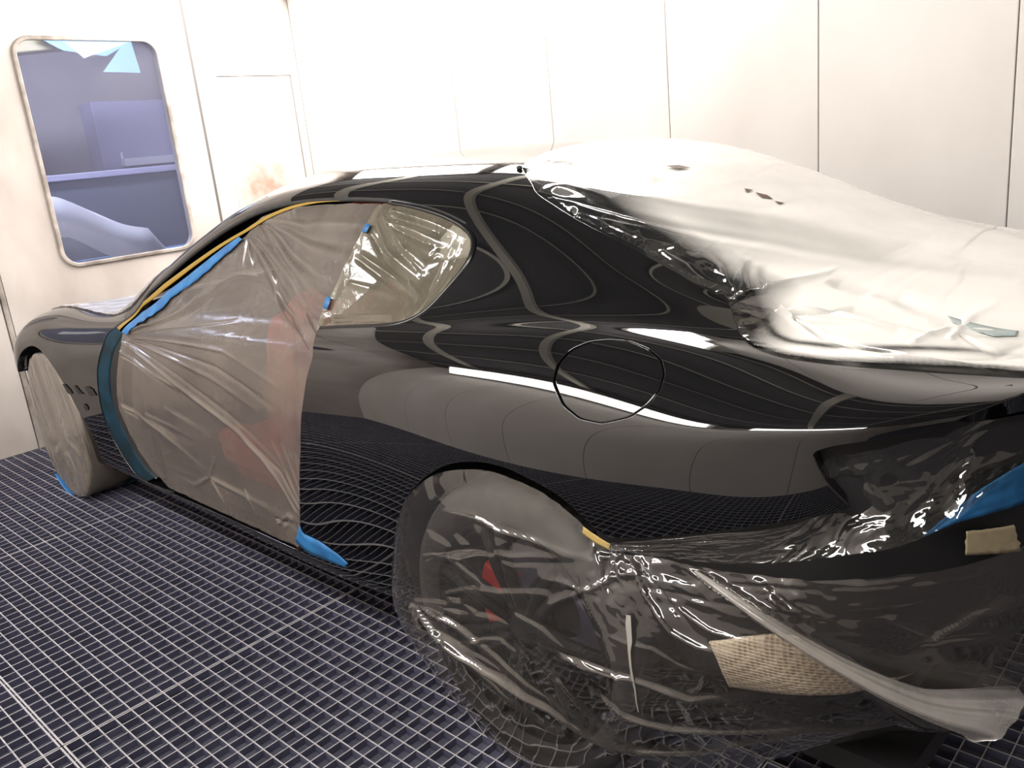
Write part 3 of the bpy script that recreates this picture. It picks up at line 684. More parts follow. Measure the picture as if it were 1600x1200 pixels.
wheel('rear_wheel', (0, -.755, .352), .35, .285, -1); wheel('rear_wheel', (0, .755, .352), .35, .285, 1)
wheel('front_wheel', (-2.93, -.768, .338), .334, .245, -1); wheel('front_wheel', (-2.93, .768, .338), .334, .245, 1)
# wheel-arch liners
for nm, x, z, R in (('rear_arch_liner', 0, .40, .385), ('front_arch_liner', -2.955, .37, .40)):
    for s in (-1, 1):
        mb = MB(); V_ = []; n = 30
        for k in range(n+1):
            a = math.radians(-8+196*k/n)
            V_ += [(x+R*math.cos(a), s*.875, z+R*math.sin(a)), (x+R*.97*math.cos(a), s*.55, z+R*.97*math.sin(a)), (x, s*.55, z)]
        F_ = []
        for k in range(n): F_ += [(3*k, 3*k+3, 3*k+4, 3*k+1), (3*k+1, 3*k+4, 3*k+5, 3*k+2)]
        mb.add(V_, F_); mb.build(nm, M['black'], car, True)
# crash beam, boot floor and exhaust behind the missing bumper
mb = MB(); mb.tube([(.70, -.66, .56), (.82, -.56, .56), (.90, -.3, .56), (.93, 0, .56), (.90, .3, .56), (.82, .56, .56), (.70, .66, .56)], .055, 10); mb.build('bumper_beam', M['black'], car, True)
# pull lines of the taut films: points in surface coordinates, depth and width in millimetres
WR = {
 'door': [([(5.18,7.02),(6.79,4.99),(7.83,3.95),(8.75,2.37)],5,7),([(5.25,7.11),(7.11,5.08),(8.07,4.06),(8.86,2.9)],-3,7),([(5.16,6.37),(6.11,5.38),(6.75,4.92)],6,6),([(5.19,6.08),(6.47,4.95)],-4,5),([(4.84,3.74),(5.91,3.16),(6.53,2.63),(6.93,2.26)],6,8),([(4.86,3.58),(6.8,3.03)],-4,8),([(5.61,3.55),(6.84,3.24)],2,6),([(5.32,7.54),(6.71,10.27),(7.11,10.55)],4,6),([(5.33,7.49),(7.08,10.39)],-4,6),([(5.35,7.39),(6.96,8.75),(7.73,9.55)],3,6),([(5.36,7.3),(7.66,7.12),(8.78,5.82)],4,7),([(5.37,7.21),(7.55,6.24),(8.62,5.1)],-4,7),([(5.38,7.12),(7.42,5.78),(8.35,4.78)],3,7),([(5.38,7.3),(7.13,7.36),(7.89,7.51)],-2,6),([(5.37,7.39),(6.7,9.54)],-4,6),([(5.36,7.44),(6.44,10.25)],3,6),([(7.48,11.39),(7.95,10.81),(8.63,9.92),(9.45,7.33)],-6,5),([(7.48,11.39),(8.1,10.71),(9.46,7.7)],4,5),([(7.48,11.39),(7.69,10.82)],3,4),([(7.48,11.39),(7.52,10.72)],-3,5),([(7.48,11.39),(7.74,10.92)],-3,4),([(7.53,11.41),(8.22,10.72),(9.18,9.75)],-4,5),([(7.53,11.41),(8.47,10.64),(9.24,9.76)],4,6),([(7.65,11.66),(8.35,11.06),(9.26,10.63)],-4,5),([(7.65,11.66),(8.66,11.19),(9.38,11.1)],4,6),([(7.65,11.66),(8.5,11.32),(9.47,11.31)],-3,6),([(7.72,11.67),(8.45,11.52),(9.54,11.8)],3,6),([(7.65,11.66),(8.25,11.01),(9.22,10.23)],3,5),([(7.63,11.65),(8.03,11.15)],-5,4),([(8.69,2.17),(8.49,2.72),(8.15,3.47),(7.73,3.9)],3,6),([(8.74,2.36),(8.47,3.2),(7.97,3.83)],-3,6),([(8.78,2.54),(8.6,3.26),(8.43,4.05)],3,6),([(8.83,2.81),(8.73,3.66),(8.63,4.13)],-3,6),([(8.88,3.07),(8.89,3.9)],2,6),([(6.92,2.19),(7.65,2.1),(8.36,1.97)],4,7),([(6.92,2.19),(6.53,1.69),(6.07,1.72)],3,6),([(6.92,2.19),(7.17,1.52)],-3,6),([(6.92,2.19),(7.18,2.96)],3,5),([(7.64,2.33),(7.81,1.6)],3,4),([(8.19,1.68),(8.43,2.05),(8.65,2.06)],5,5),([(8.15,1.8),(8.46,1.86),(8.59,1.72)],-5,5),([(8.31,1.65),(8.55,2.06)],4,4),([(9.33,8.61),(8.81,10.16),(8.36,10.63)],3,5),([(9.35,8.48),(8.96,9.99)],-3,5),([(6.26,4.02),(7.28,3.48)],2,9),([(6.71,5.21),(7.63,4.05)],2,9),([(6.13,6.65),(7.54,5.57)],2,8)],
 'quarter': [([(9.59,11.81),(9.85,11.33),(10.31,11.0),(10.6,10.98)],6,7),([(9.54,11.6),(9.85,11.17),(10.34,10.89),(10.7,11.22)],-6,7),([(9.64,11.98),(10.06,11.43),(10.43,11.23),(10.73,11.42)],5,6),([(9.72,11.84),(10.19,11.78),(10.59,11.65)],5,6),([(9.86,11.74),(10.28,11.61),(10.7,11.62)],-6,6),([(9.5,11.21),(9.95,10.98),(10.53,10.65)],6,6),([(9.44,11.15),(9.87,10.92),(10.49,10.6)],-5,6),([(9.43,10.75),(10.03,10.67),(10.5,10.56)],3,6),([(10.24,10.93),(10.53,10.65)],4,5),([(9.34,9.93),(9.95,10.12),(10.48,10.21)],7,7),([(9.36,9.67),(9.99,9.88),(10.45,9.88)],-7,6),([(9.71,12.12),(10.13,12.05),(10.59,11.99),(10.87,11.95)],9,8),([(9.78,11.97),(10.25,11.91),(10.67,11.85)],-8,7),([(10.73,11.72),(10.68,11.28),(10.63,10.76)],8,8),([(10.82,11.8),(10.8,11.32),(10.75,10.72)],-8,7),([(10.24,11.25),(10.41,11.13),(10.63,11.14)],3,5),([(10.49,11.39),(10.54,11.5),(10.64,11.5),(10.69,11.38),(10.62,11.29)],3,5),([(10.44,11.37),(10.5,11.58),(10.67,11.58)],-3,5)],
 'deck': [([(11.29,13.87),(12.15,14.34),(12.98,14.74),(14.0,14.92)],6,14),([(11.37,13.8),(12.26,14.22),(13.2,14.57),(14.17,14.79),(15.23,14.92)],-6,14),([(11.33,13.85),(12.2,14.29),(13.09,14.66),(14.09,14.86)],4,12),([(11.39,13.91),(12.08,14.41),(12.83,14.84)],4,14),([(11.54,13.8),(12.34,14.1),(13.34,14.44),(14.22,14.64)],5,12),([(11.65,13.74),(12.28,13.96),(13.16,14.29),(13.9,14.46)],-4,12),([(11.8,13.75),(12.22,13.8),(12.49,13.81)],6,8),([(11.73,13.75),(12.12,13.7),(12.42,13.72)],-6,8),([(11.47,13.77),(11.78,13.79),(12.12,13.88)],6,8),([(13.49,13.38),(13.15,13.98),(12.91,14.12)],6,8),([(13.5,13.47),(13.21,14.04),(12.94,14.22)],-5,8),([(13.53,13.58),(13.31,14.14),(12.96,14.31)],5,8),([(13.62,13.77),(13.42,14.15),(13.16,14.29)],4,8),([(13.39,13.61),(12.94,13.92),(12.7,14.05)],4,8),([(12.66,13.86),(12.94,13.74),(13.2,13.47)],5,5),([(13.63,13.76),(13.77,14.12),(13.92,14.44)],7,6),([(13.53,13.01),(13.58,13.51),(13.67,13.77)],7,6),([(13.99,13.03),(14.31,13.36),(14.86,13.1),(15.36,12.71)],4,10),([(14.08,12.79),(14.41,13.63),(14.89,13.57)],-5,10),([(14.16,12.6),(14.52,12.99),(14.89,12.89)],4,9),([(13.97,14.29),(14.61,14.21),(15.1,13.79),(15.53,13.19)],-4,12),([(14.34,14.21),(14.97,13.94),(15.45,13.95)],3,14),([(15.27,12.81),(15.25,14.14),(15.31,14.5)],3,9),([(15.06,12.28),(15.19,13.56),(15.62,13.67)],4,8),([(15.3,13.32),(15.59,12.32),(15.66,13.11)],-4,8),([(14.1,12.5),(14.47,11.84),(14.79,11.76),(15.7,12.18)],-9,8),([(13.93,12.91),(14.21,12.26),(14.45,12.01)],8,8),([(14.61,11.13),(15.26,11.64),(15.73,11.55)],5,8)],
}
# ------------------------------------------------------------------ plastic film
def film_mat(name, haze, haze_col, tint=(.93, .93, .93), rough=.06, patch=0.0, pscale=6, transl=.35, bump=.0, bscale=60, f0=.07, stretch=(1, 1, 1)):
    m = bpy.data.materials.new(name); m.use_nodes = True; nt = m.node_tree; nt.nodes.remove(P(m)); out = nt.nodes['Material Output']
    tr = N(m, 'ShaderNodeBsdfTransparent'); tr.inputs[0].default_value = (*tint, 1)
    df = N(m, 'ShaderNodeBsdfDiffuse'); df.inputs[0].default_value = (*haze_col, 1)
    tl = N(m, 'ShaderNodeBsdfTranslucent'); tl.inputs[0].default_value = (*haze_col, 1)
    a = N(m, 'ShaderNodeMixShader'); a.inputs[0].default_value = transl
    L(m, df.outputs[0], a.inputs[1]); L(m, tl.outputs[0], a.inputs[2])
    b = N(m, 'ShaderNodeMixShader'); b.inputs[0].default_value = haze
    L(m, tr.outputs[0], b.inputs[1]); L(m, a.outputs[0], b.inputs[2])
    tc = N(m, 'ShaderNodeTexCoord')
    if patch:
        mp = N(m, 'ShaderNodeMapping'); mp.inputs['Scale'].default_value = stretch
        n = N(m, 'ShaderNodeTexNoise'); n.inputs['Scale'].default_value = pscale; n.inputs['Detail'].default_value = 5
        mr = N(m, 'ShaderNodeMapRange'); mr.inputs['From Min'].default_value = .3; mr.inputs['From Max'].default_value = .7
        mr.inputs['To Min'].default_value = max(haze-patch, 0); mr.inputs['To Max'].default_value = min(haze+patch, 1)
        L(m, tc.outputs['Object'], mp.inputs['Vector']); L(m, mp.outputs[0], n.inputs['Vector']); L(m, n.outputs['Fac'], mr.inputs['Value']); L(m, mr.outputs[0], b.inputs[0])
    # folds carry extra haze: doubled film, with their bright glints painted in
    la = N(m, 'ShaderNodeAttribute'); la.attribute_name = 'glint_haze'; ad = N(m, 'ShaderNodeMath'); ad.operation = 'ADD'; ad.use_clamp = True
    if b.inputs[0].is_linked: L(m, b.inputs[0].links[0].from_socket, ad.inputs[0])
    else: ad.inputs[0].default_value = haze
    L(m, la.outputs['Fac'], ad.inputs[1]); L(m, ad.outputs[0], b.inputs[0])
    gl = N(m, 'ShaderNodeBsdfGlossy'); gl.inputs['Roughness'].default_value = rough; gl.inputs['Color'].default_value = (1, 1, 1, 1)
    lw = N(m, 'ShaderNodeLayerWeight'); lw.inputs['Blend'].default_value = .5
    pw = N(m, 'ShaderNodeMath'); pw.operation = 'POWER'; pw.inputs[1].default_value = 5
    ma = N(m, 'ShaderNodeMath'); ma.operation = 'MULTIPLY_ADD'; ma.inputs[1].default_value = 1-f0; ma.inputs[2].default_value = f0
    L(m, lw.outputs['Facing'], pw.inputs[0]); L(m, pw.outputs[0], ma.inputs[0])
    c = N(m, 'ShaderNodeMixShader'); L(m, ma.outputs[0], c.inputs[0]); L(m, b.outputs[0], c.inputs[1]); L(m, gl.outputs[0], c.inputs[2])
    if bump:
        v = N(m, 'ShaderNodeTexNoise'); v.inputs['Scale'].default_value = bscale; v.inputs['Detail'].default_value = 3; v.inputs['Distortion'].default_value = 1.2
        bp = N(m, 'ShaderNodeBump'); bp.inputs['Strength'].default_value = bump; bp.inputs['Distance'].default_value = .004
        L(m, tc.outputs['Object'], v.inputs['Vector']); L(m, v.outputs['Fac'], bp.inputs['Height'])
        L(m, bp.outputs[0], gl.inputs['Normal'])
    L(m, c.outputs[0], out.inputs['Surface'])
    return m
def vnoise(p, seed=0):
    p = np.asarray(p, float); q = np.floor(p).astype(np.int64); f = p-q; f = f*f*f*(f*(f*6-15)+10)
    def h(a, b): 
        n = (a*374761393+b*668265263+seed*974634341) & 0x7fffffff
        n = ((n ^ (n >> 13))*1274126177) & 0x7fffffff
        return ((n ^ (n >> 16)) & 0xffff)/65535.0
    a, b = q[:, 0], q[:, 1]
    return (h(a, b)*(1-f[:, 0])+h(a+1, b)*f[:, 0])*(1-f[:, 1])+(h(a, b+1)*(1-f[:, 0])+h(a+1, b+1)*f[:, 0])*f[:, 1]
def crumple(p, scale, seed=0, n=5):
    """facets and creases of crushed film: folded directions over a warped plane, about -1..1"""
    rs = np.random.RandomState(seed); p = np.asarray(p)*scale
    wv = np.stack([vnoise(p*.9, seed+1), vnoise(p*.9, seed+2)], 1)-.5; p = p+wv*1.6
    h = np.zeros(len(p)); tot = 0
    for k in range(n):
        an = rs.rand()*math.pi; d = np.array([math.cos(an), math.sin(an)]); f = .5*1.45**k; a = 1/(1.35**k)
        q = p@d*f+rs.rand()*9+1.1*vnoise(p*.7, seed+10+k); h += a*(np.abs(2*(q-np.floor(q))-1)*2-1); tot += a
    return h/tot*1.6
def set_glint_haze(o, val):
    at = o.data.attributes.new('glint_haze', 'FLOAT', 'POINT'); at.data.foreach_set('value', np.asarray(val, np.float32)); return o
def ridges(p, lst, sc_=(1, 1), amp=1, wide=1, tight=.55):
    """pull lines: each a fold deepest at its anchor, dying out along its length"""
    h = np.zeros(len(p))
    for pl, a, w in lst:
        q = np.array(pl, float)*sc_; w = w*.001*wide; best = np.full(len(p), 1e9); par = np.zeros(len(p))
        d = np.r_[0, np.cumsum(np.hypot(*np.diff(q, axis=0).T))]
        for k in range(len(q)-1):
            e = q[k+1]-q[k]; l2 = (e*e).sum()+1e-12; t = np.clip(((p-q[k])@e)/l2, 0, 1)
            dd = np.hypot(*(p-q[k]-t[:, None]*e).T); s = (d[k]+t*math.sqrt(l2))/d[-1]
            mm = dd < best; best[mm] = dd[mm]; par[mm] = s[mm]
        ww = w*(tight+par); h += a*.001*amp*np.exp(-(best/ww)**2)*np.clip(par/.06, 0, 1)*np.clip(1-par, 0, 1)**.6
    return h
def edge_dist(D, loop):
    loop = np.asarray(loop); p = D*[SI, ST]; q = loop[loop[:, 1] < TM-.02]*[SI, ST]; r = np.full(len(p), 9.)
    for c in range(0, len(q), 32): r = np.minimum(r, np.sqrt(((p[:, None]-q[None, c:c+32])**2).sum(2)).min(1))
    return r
def surf_film(name, loop, m, wr, off, ni, nt, cr=0, crs=20, ecr=0, eds=.03, seed=0, parent=None, dome=0, amp=1, extra=None, mir=False, glint_amt=0):
    lo, hi = loop.min(0), loop.max(0)
    D, F = patch_dom([], loop, ni, nt, (lo[0], hi[0], lo[1], min(hi[1], TM)))
    p = D*[SI, ST]; ed = edge_dist(D, loop)
    global DECK_D
    DECK_D = D
    h = off+ridges(p, wr, (SI, ST), amp)
    if cr: h = h+cr*crumple(p, crs, seed)*np.clip(ed/.01, 0, 1)
    if ecr: h = h+ecr*crumple(p, crs*1.7, seed+5)*np.exp(-ed/eds)
    if dome: h = h+dome*np.clip(ed/.12, 0, 1)
    if extra is not None: h = h+extra(D, p, ed)
    V, _ = lift(D, h)
    glint_val = np.clip(np.abs(ridges(p, wr, (SI, ST), amp))/.006, 0, 1)*glint_amt if wr else np.zeros(len(p))  # bright fold glints put into the haze
    if mir:
        V2, F2, _ = mirror(V, [tuple(f) for f in F], V)
        # one sheet: both halves share the vertices on the centre line
        cl = np.where(D[:, 1] > TM-1e-3)[0]; V[cl, 1] = 0; mp = np.arange(len(V))+len(V); mp[cl] = cl
        return mesh_obj(name, np.vstack([V, V2]), [tuple(f) for f in F]+[tuple(mp[i] for i in f) for f in F2], m, parent)
    return set_glint_haze(mesh_obj(name, V, F, m, parent), glint_val)
def place(o):      # films and tapes share the car's axes but are things of their own
    o.rotation_euler = (0, 0, PSI); return o

M['film_door'] = film_mat('overspray_hazed_film', .66, (.20, .170, .147), (.86, .84, .80), .18, .14, 5, .35, .04, 45, .065)
M['film_quarter'] = film_mat('crinkled_window_film', .45, (.29, .255, .19), (.9, .9, .84), .13, .12, 8, .4, .08, 60, .06)
M['film_deck'] = film_mat('glare_white_film', .92, (.90, .87, .82), (.9, .9, .9), .06, .08, 5, .1, .03, 50, .085)  # white haze colour paints in the glare off the sheet
M['film_clear'] = film_mat('clear_film', .13, (.17, .147, .128), (.92, .905, .885), .05, .07, 4, .4, .02, 24, .085)
M['film_tail'] = film_mat('lamp_film', .02, (.40, .37, .33), (.92, .92, .90), .03, .02, 6, .4, .2, 40, .085)
M['film_wheel'] = film_mat('hazed_wheel_film', .78, (.26, .225, .19), (.9, .88, .86), .2, .14, 5, .3, .06, 40, .05)
M['film_hood'] = film_mat('bonnet_film', .72, (.2, .18, .165), (.9, .9, .9), .3, .15, 5, .3, .3, 40, .05)

m = M['film_deck']; nt = m.node_tree; at_ = N(m, 'ShaderNodeAttribute'); at_.attribute_name = 'dust'; mu = N(m, 'ShaderNodeMath'); mu.operation = 'MULTIPLY'  # vertex attribute scales the white haze painted in for glare
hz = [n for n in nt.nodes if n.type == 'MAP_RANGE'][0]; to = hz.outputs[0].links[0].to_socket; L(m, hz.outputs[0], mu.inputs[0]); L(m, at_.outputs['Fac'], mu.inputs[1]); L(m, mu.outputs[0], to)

# over the door opening
lp = dens(arr('door_film'), .010, 1)
f = surf_film('masking_film', lp, M['film_door'], WR['door'], -.006, 330, 280, .0005, 7, .0025, .02, 3, None, -.010, 1.9, None, False, .25)
tag(place(f), 'hazy grey plastic film stretched over the door opening of the black car', 'plastic film')
door_film = f
# over the rear side window, tucked over its frame
lq0 = dens(arr('quarter_film'), .008, 1); qa = arr('quarter_film'); qk = np.where(np.arange(len(qa)) < 14, .945, 1.05)[:, None]; lq = dens(qa.mean(0)+(qa-qa.mean(0))*qk, .008, 1)
f = surf_film('masking_film', lq, M['film_quarter'], WR['quarter'], -.001, 190, 190, .0004, 12, .0016, .02, 11, None, -.016, .9)
tag(place(f), 'crinkled clear film over the small rear side window of the car', 'plastic film')
quarter_film = f
M['trim_black'] = mat('gloss_black_trim', (.004, .004, .0045), .22, 0, .35)
# small tapes, flakes and marks on the films
def spot(name, pts, m, off, parent=None, sgn=1):
    D = np.array(pts, float); v, _ = lift(np.vstack([D, D.mean(0)]), off); n = len(pts); v = v*[1, sgn, 1]
    return mesh_obj(name, v, [(k, (k+1) % n, n) for k in range(n)], m, parent)
qo = dens(arr('quarter_film')[:15], .016, 2, False); sp, sn = lift(lq0.mean(0)+(qo-lq0.mean(0))*.965, -.006); mb = MB(); mb.tube(sp, .009, 10); mb.build('rear_side_window_frame', M['trim_black'], car, True)
# glass of that window under the film
D, F_ = patch_dom([], fc*0+lq.mean(0)+(lq-lq.mean(0))*1.02, 50, 40, (lq[:, 0].min()-.1, lq[:, 0].max()+.1, lq[:, 1].min()-.2, lq[:, 1].max()+.2))
V, F, Nn = body_mesh(D, F_, -.035, 0)
M['glass_side'] = film_mat('side_glass', .12, (.2, .19, .15), (.55, .56, .52), .02, 0, 5, .3, 0, 1, .05)
mesh_obj('rear_side_window', V, F, M['glass_side'], car, Nn)

# over rear window and boot lid, both sides in one sheet
dk = arr('deck'); dk_in = dk+np.stack([np.full(len(dk), -.01), .05+.42*np.clip((dk[:, 0]-13.6)/2.2, 0, 1)], 1); dk2 = np.vstack([dens(dk_in, .012, 2, False), [[IM-.15, dk[-1, 1]+.1]], mid_line(IM-.15, 10.4, 150)])
def deck_extra(D, p, ed): return .006*np.clip(ed/.15, 0, 1)
# (on the far side it reaches down over the roof pillar and the wing)
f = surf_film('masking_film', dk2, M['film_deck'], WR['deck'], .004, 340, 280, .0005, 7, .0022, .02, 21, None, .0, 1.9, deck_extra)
fl = np.array([(10.4, TM-.3), (10.5, 12.6), (10.9, 11.2), (11.6, 10.2), (12.6, 9.0), (13.4, 7.6), (IM-.15, 7.2), (IM-.15, TM-.3)])
DK_ = DECK_D
f2 = surf_film('far_half', np.vstack([dens(fl, .02, 2, False), mid_line(IM-.15, 10.4, 150)]), M['film_deck'], [], .010, 160, 120, .0008, 7, .003, .03, 23)
V2 = np.array([v.co[:] for v in f2.data.vertices])*[1, -1, 1]; k = len(f.data.vertices)
V1 = [v.co[:] for v in f.data.vertices]
nc = np.array(V1); nc = nc[np.abs(nc[:, 1]) < 1e-4]; nc = nc[np.argsort(nc[:, 0])]; fm = np.abs(V2[:, 1]) < 1e-4      # both halves share the centre line
dz = np.interp(V2[:, 0], nc[:, 0], nc[:, 2])-np.interp(V2[:, 0], np.sort(V2[fm, 0]), V2[fm, 2][np.argsort(V2[fm, 0])]); V2[:, 2] += dz*np.exp(-(V2[:, 1]/.05)**2)
Fa = [tuple(p.vertices) for p in f.data.polygons]+[tuple(i+k for i in reversed(tuple(p.vertices))) for p in f2.data.polygons]
bpy.data.objects.remove(f2); bpy.data.objects.remove(f)
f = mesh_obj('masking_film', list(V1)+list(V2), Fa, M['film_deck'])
# glare painted as white haze: strong in the open field, faint along the borders
at = f.data.attributes.new('dust', 'FLOAT', 'POINT'); co = np.array([v.co[:] for v in f.data.vertices])  # 'dust' holds the amount of white haze painted in for glare
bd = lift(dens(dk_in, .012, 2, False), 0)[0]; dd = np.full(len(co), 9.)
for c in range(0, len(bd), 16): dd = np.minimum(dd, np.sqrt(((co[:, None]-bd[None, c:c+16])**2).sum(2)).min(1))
glare = np.clip((dd-.045-.05*vnoise(co[:, :2]*9, 4))/.07, 0, 1)
bx = np.clip((co[:, 0]-.46)/.10, 0, 1)      # along the boot lid the painted glare reaches the edge, but for one dark fold
glare = glare*(1-bx)+bx*np.clip((dd-.004)/.018, 0, 1)*(1-.9*np.exp(-((dd-.048-.01*vnoise(co[:, :2]*12, 6))/.009)**2)*np.clip((.86-co[:, 0])/.1, 0, 1))
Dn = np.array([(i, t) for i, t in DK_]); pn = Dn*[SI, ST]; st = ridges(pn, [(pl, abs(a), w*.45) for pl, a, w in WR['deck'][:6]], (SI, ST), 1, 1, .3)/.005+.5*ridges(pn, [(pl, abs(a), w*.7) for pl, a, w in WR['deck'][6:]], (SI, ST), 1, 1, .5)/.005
glare[:len(st)] *= 1-.42*np.clip(st, 0, 1)  # pull lines shaded into the painted glare
at.data.foreach_set('value', glare.astype(np.float32))
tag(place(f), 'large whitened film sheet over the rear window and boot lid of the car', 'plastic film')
deck_film = f
M['flake'] = mat('brown_paint_flake', (.10, .055, .03), .6); M['grey_tape'] = mat('pale_grey_tape', (.33, .38, .37), .5)
for pts in ([(13.25, 14.85), (13.23, 14.92), (13.33, 14.90), (13.38, 14.96), (13.48, 14.95), (13.43, 14.92), (13.37, 14.88), (13.32, 14.85)], [(12.45, 14.9), (12.51, 14.92), (12.52, 14.88)], [(12.55, 14.91), (12.64, 14.93), (12.72, 14.92), (12.66, 14.89)], [(12.75, 14.91), (12.82, 14.93), (12.82, 14.9)], [(11.77, 14.8), (11.81, 14.86), (11.91, 14.88), (11.88, 14.82)]):
    spot('paint_flake', pts, M['flake'], .0112, f)
o = strip('masking_tape', [(15.1, 13.97), (15.32, 13.83), (15.48, 13.74), (15.58, 13.71)], [(15.18, 13.76), (15.36, 13.54), (15.5, 13.33), (15.59, 13.47)], M['grey_tape'], .012, .012, None, 30, 4, .5, 6)
o.modifiers.new('thickness', 'SOLIDIFY').thickness = .0006
tag(place(o), 'pale grey tape patch on the white film near the edge of the boot lid', 'masking tape')
for pts, lb_ in (([(9.5, 11.72), (9.57, 11.71), (9.55, 11.55), (9.48, 11.55)], 'tiny blue tape tag near the top of the rear side window film'), ([(9.21, 10.46), (9.29, 10.44), (9.29, 10.16), (9.21, 10.19)], 'tiny blue tape tag near the bottom of the rear side window film')):
    o = spot('masking_tape', pts, M['blue_tape'], .004); o.modifiers.new('thickness', 'SOLIDIFY').thickness = .0006
    tag(place(o), lb_, 'masking tape')
v, _ = lift(np.array([[10.79, 14.16]]), .004); mb = MB(); mb.add(*soft_box(v[0], (.018, .012, .012), .8, 10, 8)); mb.build('roof_clip', M['black'], car, True)

# over the bonnet
lb = np.array([(.02, 9.6), (1.2, 9.7), (2.2, 9.7), (3.2, 9.75), (4.2, 9.9), (4.9, 10.6), (5.35, 11.6), (5.5, 13), (5.6, TM), (0, TM)])
f = surf_film('masking_film', dens(lb, .02, 2), M['film_hood'], [], .006, 130, 80, .004, 8, .003, .04, 31, None, 0, 1, None, True)
tag(place(f), 'wrinkled grey film sheet over the bonnet of the car', 'plastic film')
# yellow and blue tapes along the door opening
def thick(o, t=.0006):
    s = o.modifiers.new('thickness', 'SOLIDIFY'); s.thickness = t; s.offset = 0; return o
t_ = strip('masking_tape', OUT['yellow_a'], OUT['yellow_b'], M['yellow_seal'], -.003, -.004, None, 90, 4)
tag(place(thick(t_)), 'thin yellow masking tape along the windscreen pillar and roof edge of the door opening', 'masking tape')
t_ = strip('masking_tape', OUT['blue_a'], OUT['blue_b'], M['blue_tape'], .001, .000, None, 90, 4, .5, 4)
tag(place(thick(t_)), 'bright blue ragged masking tape beneath the yellow tape on the windscreen pillar', 'masking tape')
t_ = strip('masking_tape', OUT['front_tape_a'], OUT['front_tape_b'], M['teal_tape'], -.003, -.016, None, 90, 6)
tag(place(thick(t_)), 'dark blue tape running down the rear edge of the front wing', 'masking tape')
t_ = strip('masking_tape', OUT['sill_blue'][:5], OUT['sill_blue'][:5:-1]+OUT['sill_blue'][5:6] if False else [OUT['sill_blue'][9], OUT['sill_blue'][8], OUT['sill_blue'][7], OUT['sill_blue'][6], OUT['sill_blue'][5]], M['blue_tape'], .002, .003, None, 40, 4, .3, 9)
tag(place(thick(t_)), 'bright blue tape at the lower rear corner of the door film, on the sill', 'masking tape')
#<<SKIRT
# ------------------------------------------------------------------ loose sheet hanging over the rear wheel and under the tail
SK = [ # s, top, middle bulge, bottom  (car axes, metres)
(0.00, (-.505, -.825, .240), (-.505, -.826, .239), (-.505, -.827, .238)),
(0.05, (-.465, -.872, .340), (-.455, -.885, .235), (-.430, -.840, .125)),
(0.12, (-.410, -.888, .470), (-.360, -.925, .260), (-.290, -.862, .040)),
(0.20, (-.330, -.902, .590), (-.250, -.945, .290), (-.170, -.885, .016)),
(0.28, (-.200, -.908, .690), (-.130, -.955, .330), (-.050, -.905, .012)),
(0.36, (-.030, -.910, .740), (-.010, -.960, .360), (.060, -.895, .012)),
(0.44, (.120, -.912, .735), (.110, -.962, .360), (.180, -.860, .020)),
(0.52, (.220, -.911, .700), (.230, -.960, .360), (.300, -.800, .045)),
(0.60, (.300, -.908, .650), (.350, -.945, .370), (.400, -.745, .090)),
(0.68, (.400, -.902, .662), (.470, -.915, .390), (.500, -.700, .150)),
(0.76, (.520, -.890, .668), (.590, -.865, .400), (.600, -.660, .210)),
(0.84, (.640, -.868, .680), (.700, -.790, .415), (.700, -.610, .262)),
(0.92, (.760, -.815, .695), (.800, -.690, .430), (.800, -.580, .290)),
(1.00, (.880, -.700, .715), (.900, -.570, .440), (.900, -.470, .315)),
(1.07, (.945, -.520, .728), (.965, -.400, .452), (.950, -.300, .330)),
(1.14, (.985, -.280, .735), (1.00, -.200, .455), (.985, -.100, .340)),
]
_sk = np.array([[a, b, c] for _, a, b, c in SK], float)
_sks = np.array([k[0] for k in SK])
def _cat(tab, u):
    n = len(tab); x = np.clip(np.asarray(u, float), 0, 1)*(n-1); k = np.clip(x.astype(int), 0, n-2); t = (x-k)[:, None]
    g = lambda j: tab[np.clip(j, 0, n-1)]
    a, b, c, d = g(k-1), g(k), g(k+1), g(k+2)
    return .5*((2*b)+(c-a)*t+(2*a-5*b+4*c-d)*t*t+(3*b-a-3*c+d)*t**3)
def SKP(s, r):
    """s along the car, r from the taped top edge down to the hem"""
    s = np.atleast_1d(s).astype(float); r = np.atleast_1d(r).astype(float)[:, None]
    T, Mi, B = _cat(_sk[:, 0], s), _cat(_sk[:, 1], s), _cat(_sk[:, 2], s)
    c = 2*Mi-.5*(T+B)
    return (1-r)**2*T+2*r*(1-r)*c+r*r*B
